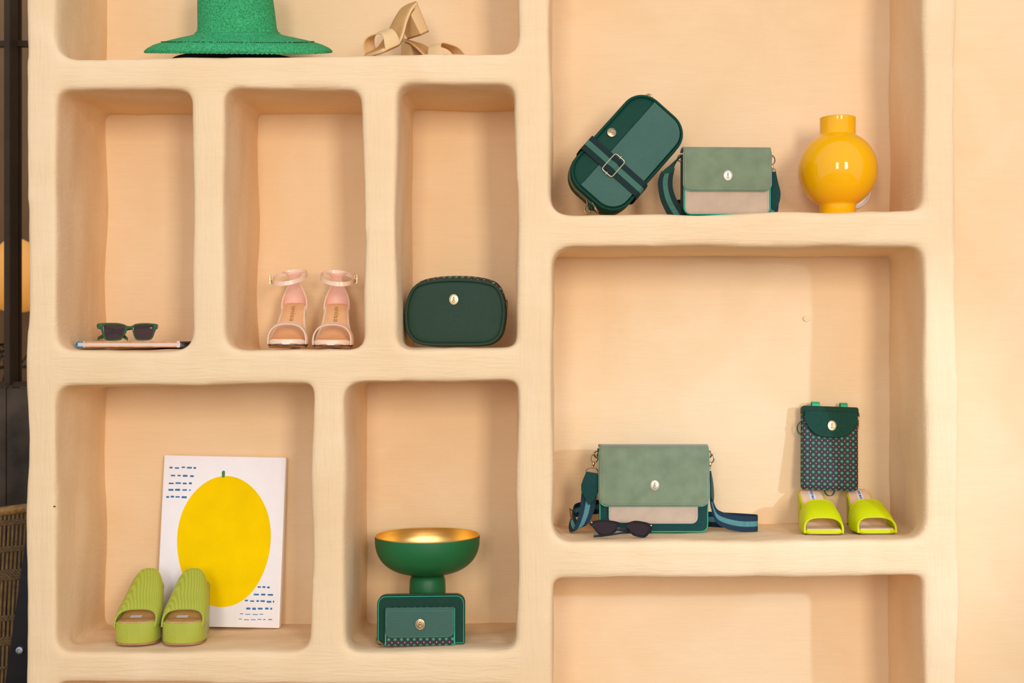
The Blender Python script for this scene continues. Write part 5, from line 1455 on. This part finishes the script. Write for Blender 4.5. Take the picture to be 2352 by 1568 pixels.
for i in range(9):
    az = i*2*PI/9+0.3; ln = rp_.uniform(0.34, 0.5); mb = MB(); cur = []
    for k in range(9):
        u = k/8; rr = ln*u
        cur.append(Vector((0.02+rr*math.cos(az), rr*math.sin(az)*0.6, 1.03+0.38*math.sin(u*2.2)*(0.8+0.3*math.sin(i*2.1))-0.05*u)))
    mb.add(*tube(cur, [0.006*(1-0.8*k/8) for k in range(9)], 5))
    for k in range(2, 9):
        for sd in (-1, 1):
            p0 = cur[k]; d = (cur[k]-cur[k-1]).normalized(); sv = d.cross(Vector((0, 0, 1))).normalized()*sd
            tip = p0+d*0.06+sv*0.10*(1.1-k/10)-Vector((0, 0, 0.05)); w = d*0.007
            mb.add([p0-w, p0+w, (p0+tip)/2+w*0.9+Vector((0, 0, 0.012)), tip, (p0+tip)/2-w*0.9+Vector((0, 0, 0.012))], [(0, 1, 2, 3, 4)])
    mb.obj('frond', M['palm'], palm)

# rattan chair: wound rim, braided cords, canes, dark wooden post with a bolt
YC = 0.48
sC = K(YC)/1000
ch = thing('rattan_chair', 'woven rattan chair with a wound rim and dark wooden post', 'chair', (X_(-100, YC), YC, 0.0))
lx, ly = ch.location.x, ch.location.y
def C(px, py, dy=0.0):
    p = W(px, py, YC+dy); return Vector((p.x-lx, p.y-ly, p.z))
def arc(py0, n=30, x0=-330, x1=75, sag=0.0):
    """curved line across the chair back, highest in the middle"""
    return [C(x0+(x1-x0)*i/n, py0+60*((x0+(x1-x0)*i/n+110)/220)**2*0-((x0+(x1-x0)*i/n))*(-0.0)+rim(x0+(x1-x0)*i/n), 0.0) for i in range(n+1)]
def rim(px): # the back rises towards the right in view, then falls
    return -24*math.sin((px+60)/420*PI) if px > -60 else 40*((px+60)/270)**2
mk('rim', *tube([C(-330+i*15, 1186+rim(-330+i*15)) for i in range(31)], 0.0125, 12), M['cane_rim'], ch)
wr = MB()
for i in range(110):
    px = -330+i*4.0; a = C(px, 1186+rim(px)); q = C(px+1.5, 1186+rim(px+1.5))
    wr.add(*tube([a+Vector((0.0132*math.sin(th)*0.1, -0.0132*math.cos(th), 0.0132*math.sin(th))) for th in [2*PI*j/8 for j in range(8)]], 0.0010, 4, closed=True))
wr.obj('rim_binding', M['cane_rim'], ch)
for k in range(44):
    pt = -330+k*9.5; pb = pt*1.0-22-0.02*pt
    mk('cane', *tube([C(pt, 1195+rim(pt)), C((pt+pb)/2, 1400), C(pb, 1700), C(pb, 1800)], 0.0032, 6), M['cane'], ch)
def cord(py, amp, n=180, ph=0.0, dy=-0.004):
    return [C(-330+405*i/n, py+rim(-330+405*i/n)*0.6+amp*math.sin(i*1.15+ph), dy-0.0025*math.cos(i*1.15+ph)) for i in range(n+1)]
for py, rows in ((1205, 2), (1266, 2), (1319, 4), (1424, 2), (1474, 3), (1540, 1)):
    mb = MB()
    for r in range(rows):
        for ph in (0, PI): mb.add(*tube(cord(py+r*6.0, 2.2, 150, ph+r), 0.0026, 5))
    mb.obj('woven_cord', M['rope'], ch)
# post
pw = [C(66, 1235, -0.03), C(140, 1235, -0.03), C(120, 1700, -0.03), C(0, 1700, -0.03)]
v = [p+Vector((0, y, 0)) for y in (-0.018, 0.018) for p in pw]
mk('post', v, [(3, 2, 1, 0), (4, 5, 6, 7), (0, 1, 5, 4), (1, 2, 6, 5), (2, 3, 7, 6), (3, 0, 4, 7)], M['wenge'], ch, False)
bc = C(45, 1493, -0.05)
bb = MB(); n = 20; R = 9*sC
bb.add(*loft([[(bc.x+q*R*math.cos(2*PI*j/n), bc.y+y, bc.z+q*R*math.sin(2*PI*j/n)) for j in range(n)] for q, y in ((1, 0.004), (1, -0.001), (0.85, -0.003), (0.5, -0.0035), (0.42, -0.001), (0.02, -0.001))]))
bb.obj('bolt', M['steel'], ch, label='round steel bolt head')
for px, dy in ((-300, 0.0), (-300, -0.38), (70, -0.38), (70, 0.02)):
    a = C(px, 1700, dy); mk('leg', *tube([(a.x, a.y, 0.0), (a.x, a.y, a.z)], 0.018, 10), M['wenge'], ch)
seat = [C(-310, 1720, 0.0), C(75, 1720, 0.0), C(75, 1720, -0.40), C(-310, 1720, -0.40)]
v = [p+Vector((0, 0, z)) for z in (-0.03, 0.0) for p in seat]
mk('seat', v, [(3, 2, 1, 0), (4, 5, 6, 7), (0, 1, 5, 4), (1, 2, 6, 5), (2, 3, 7, 6), (3, 0, 4, 7)], M['cane'], ch, False)
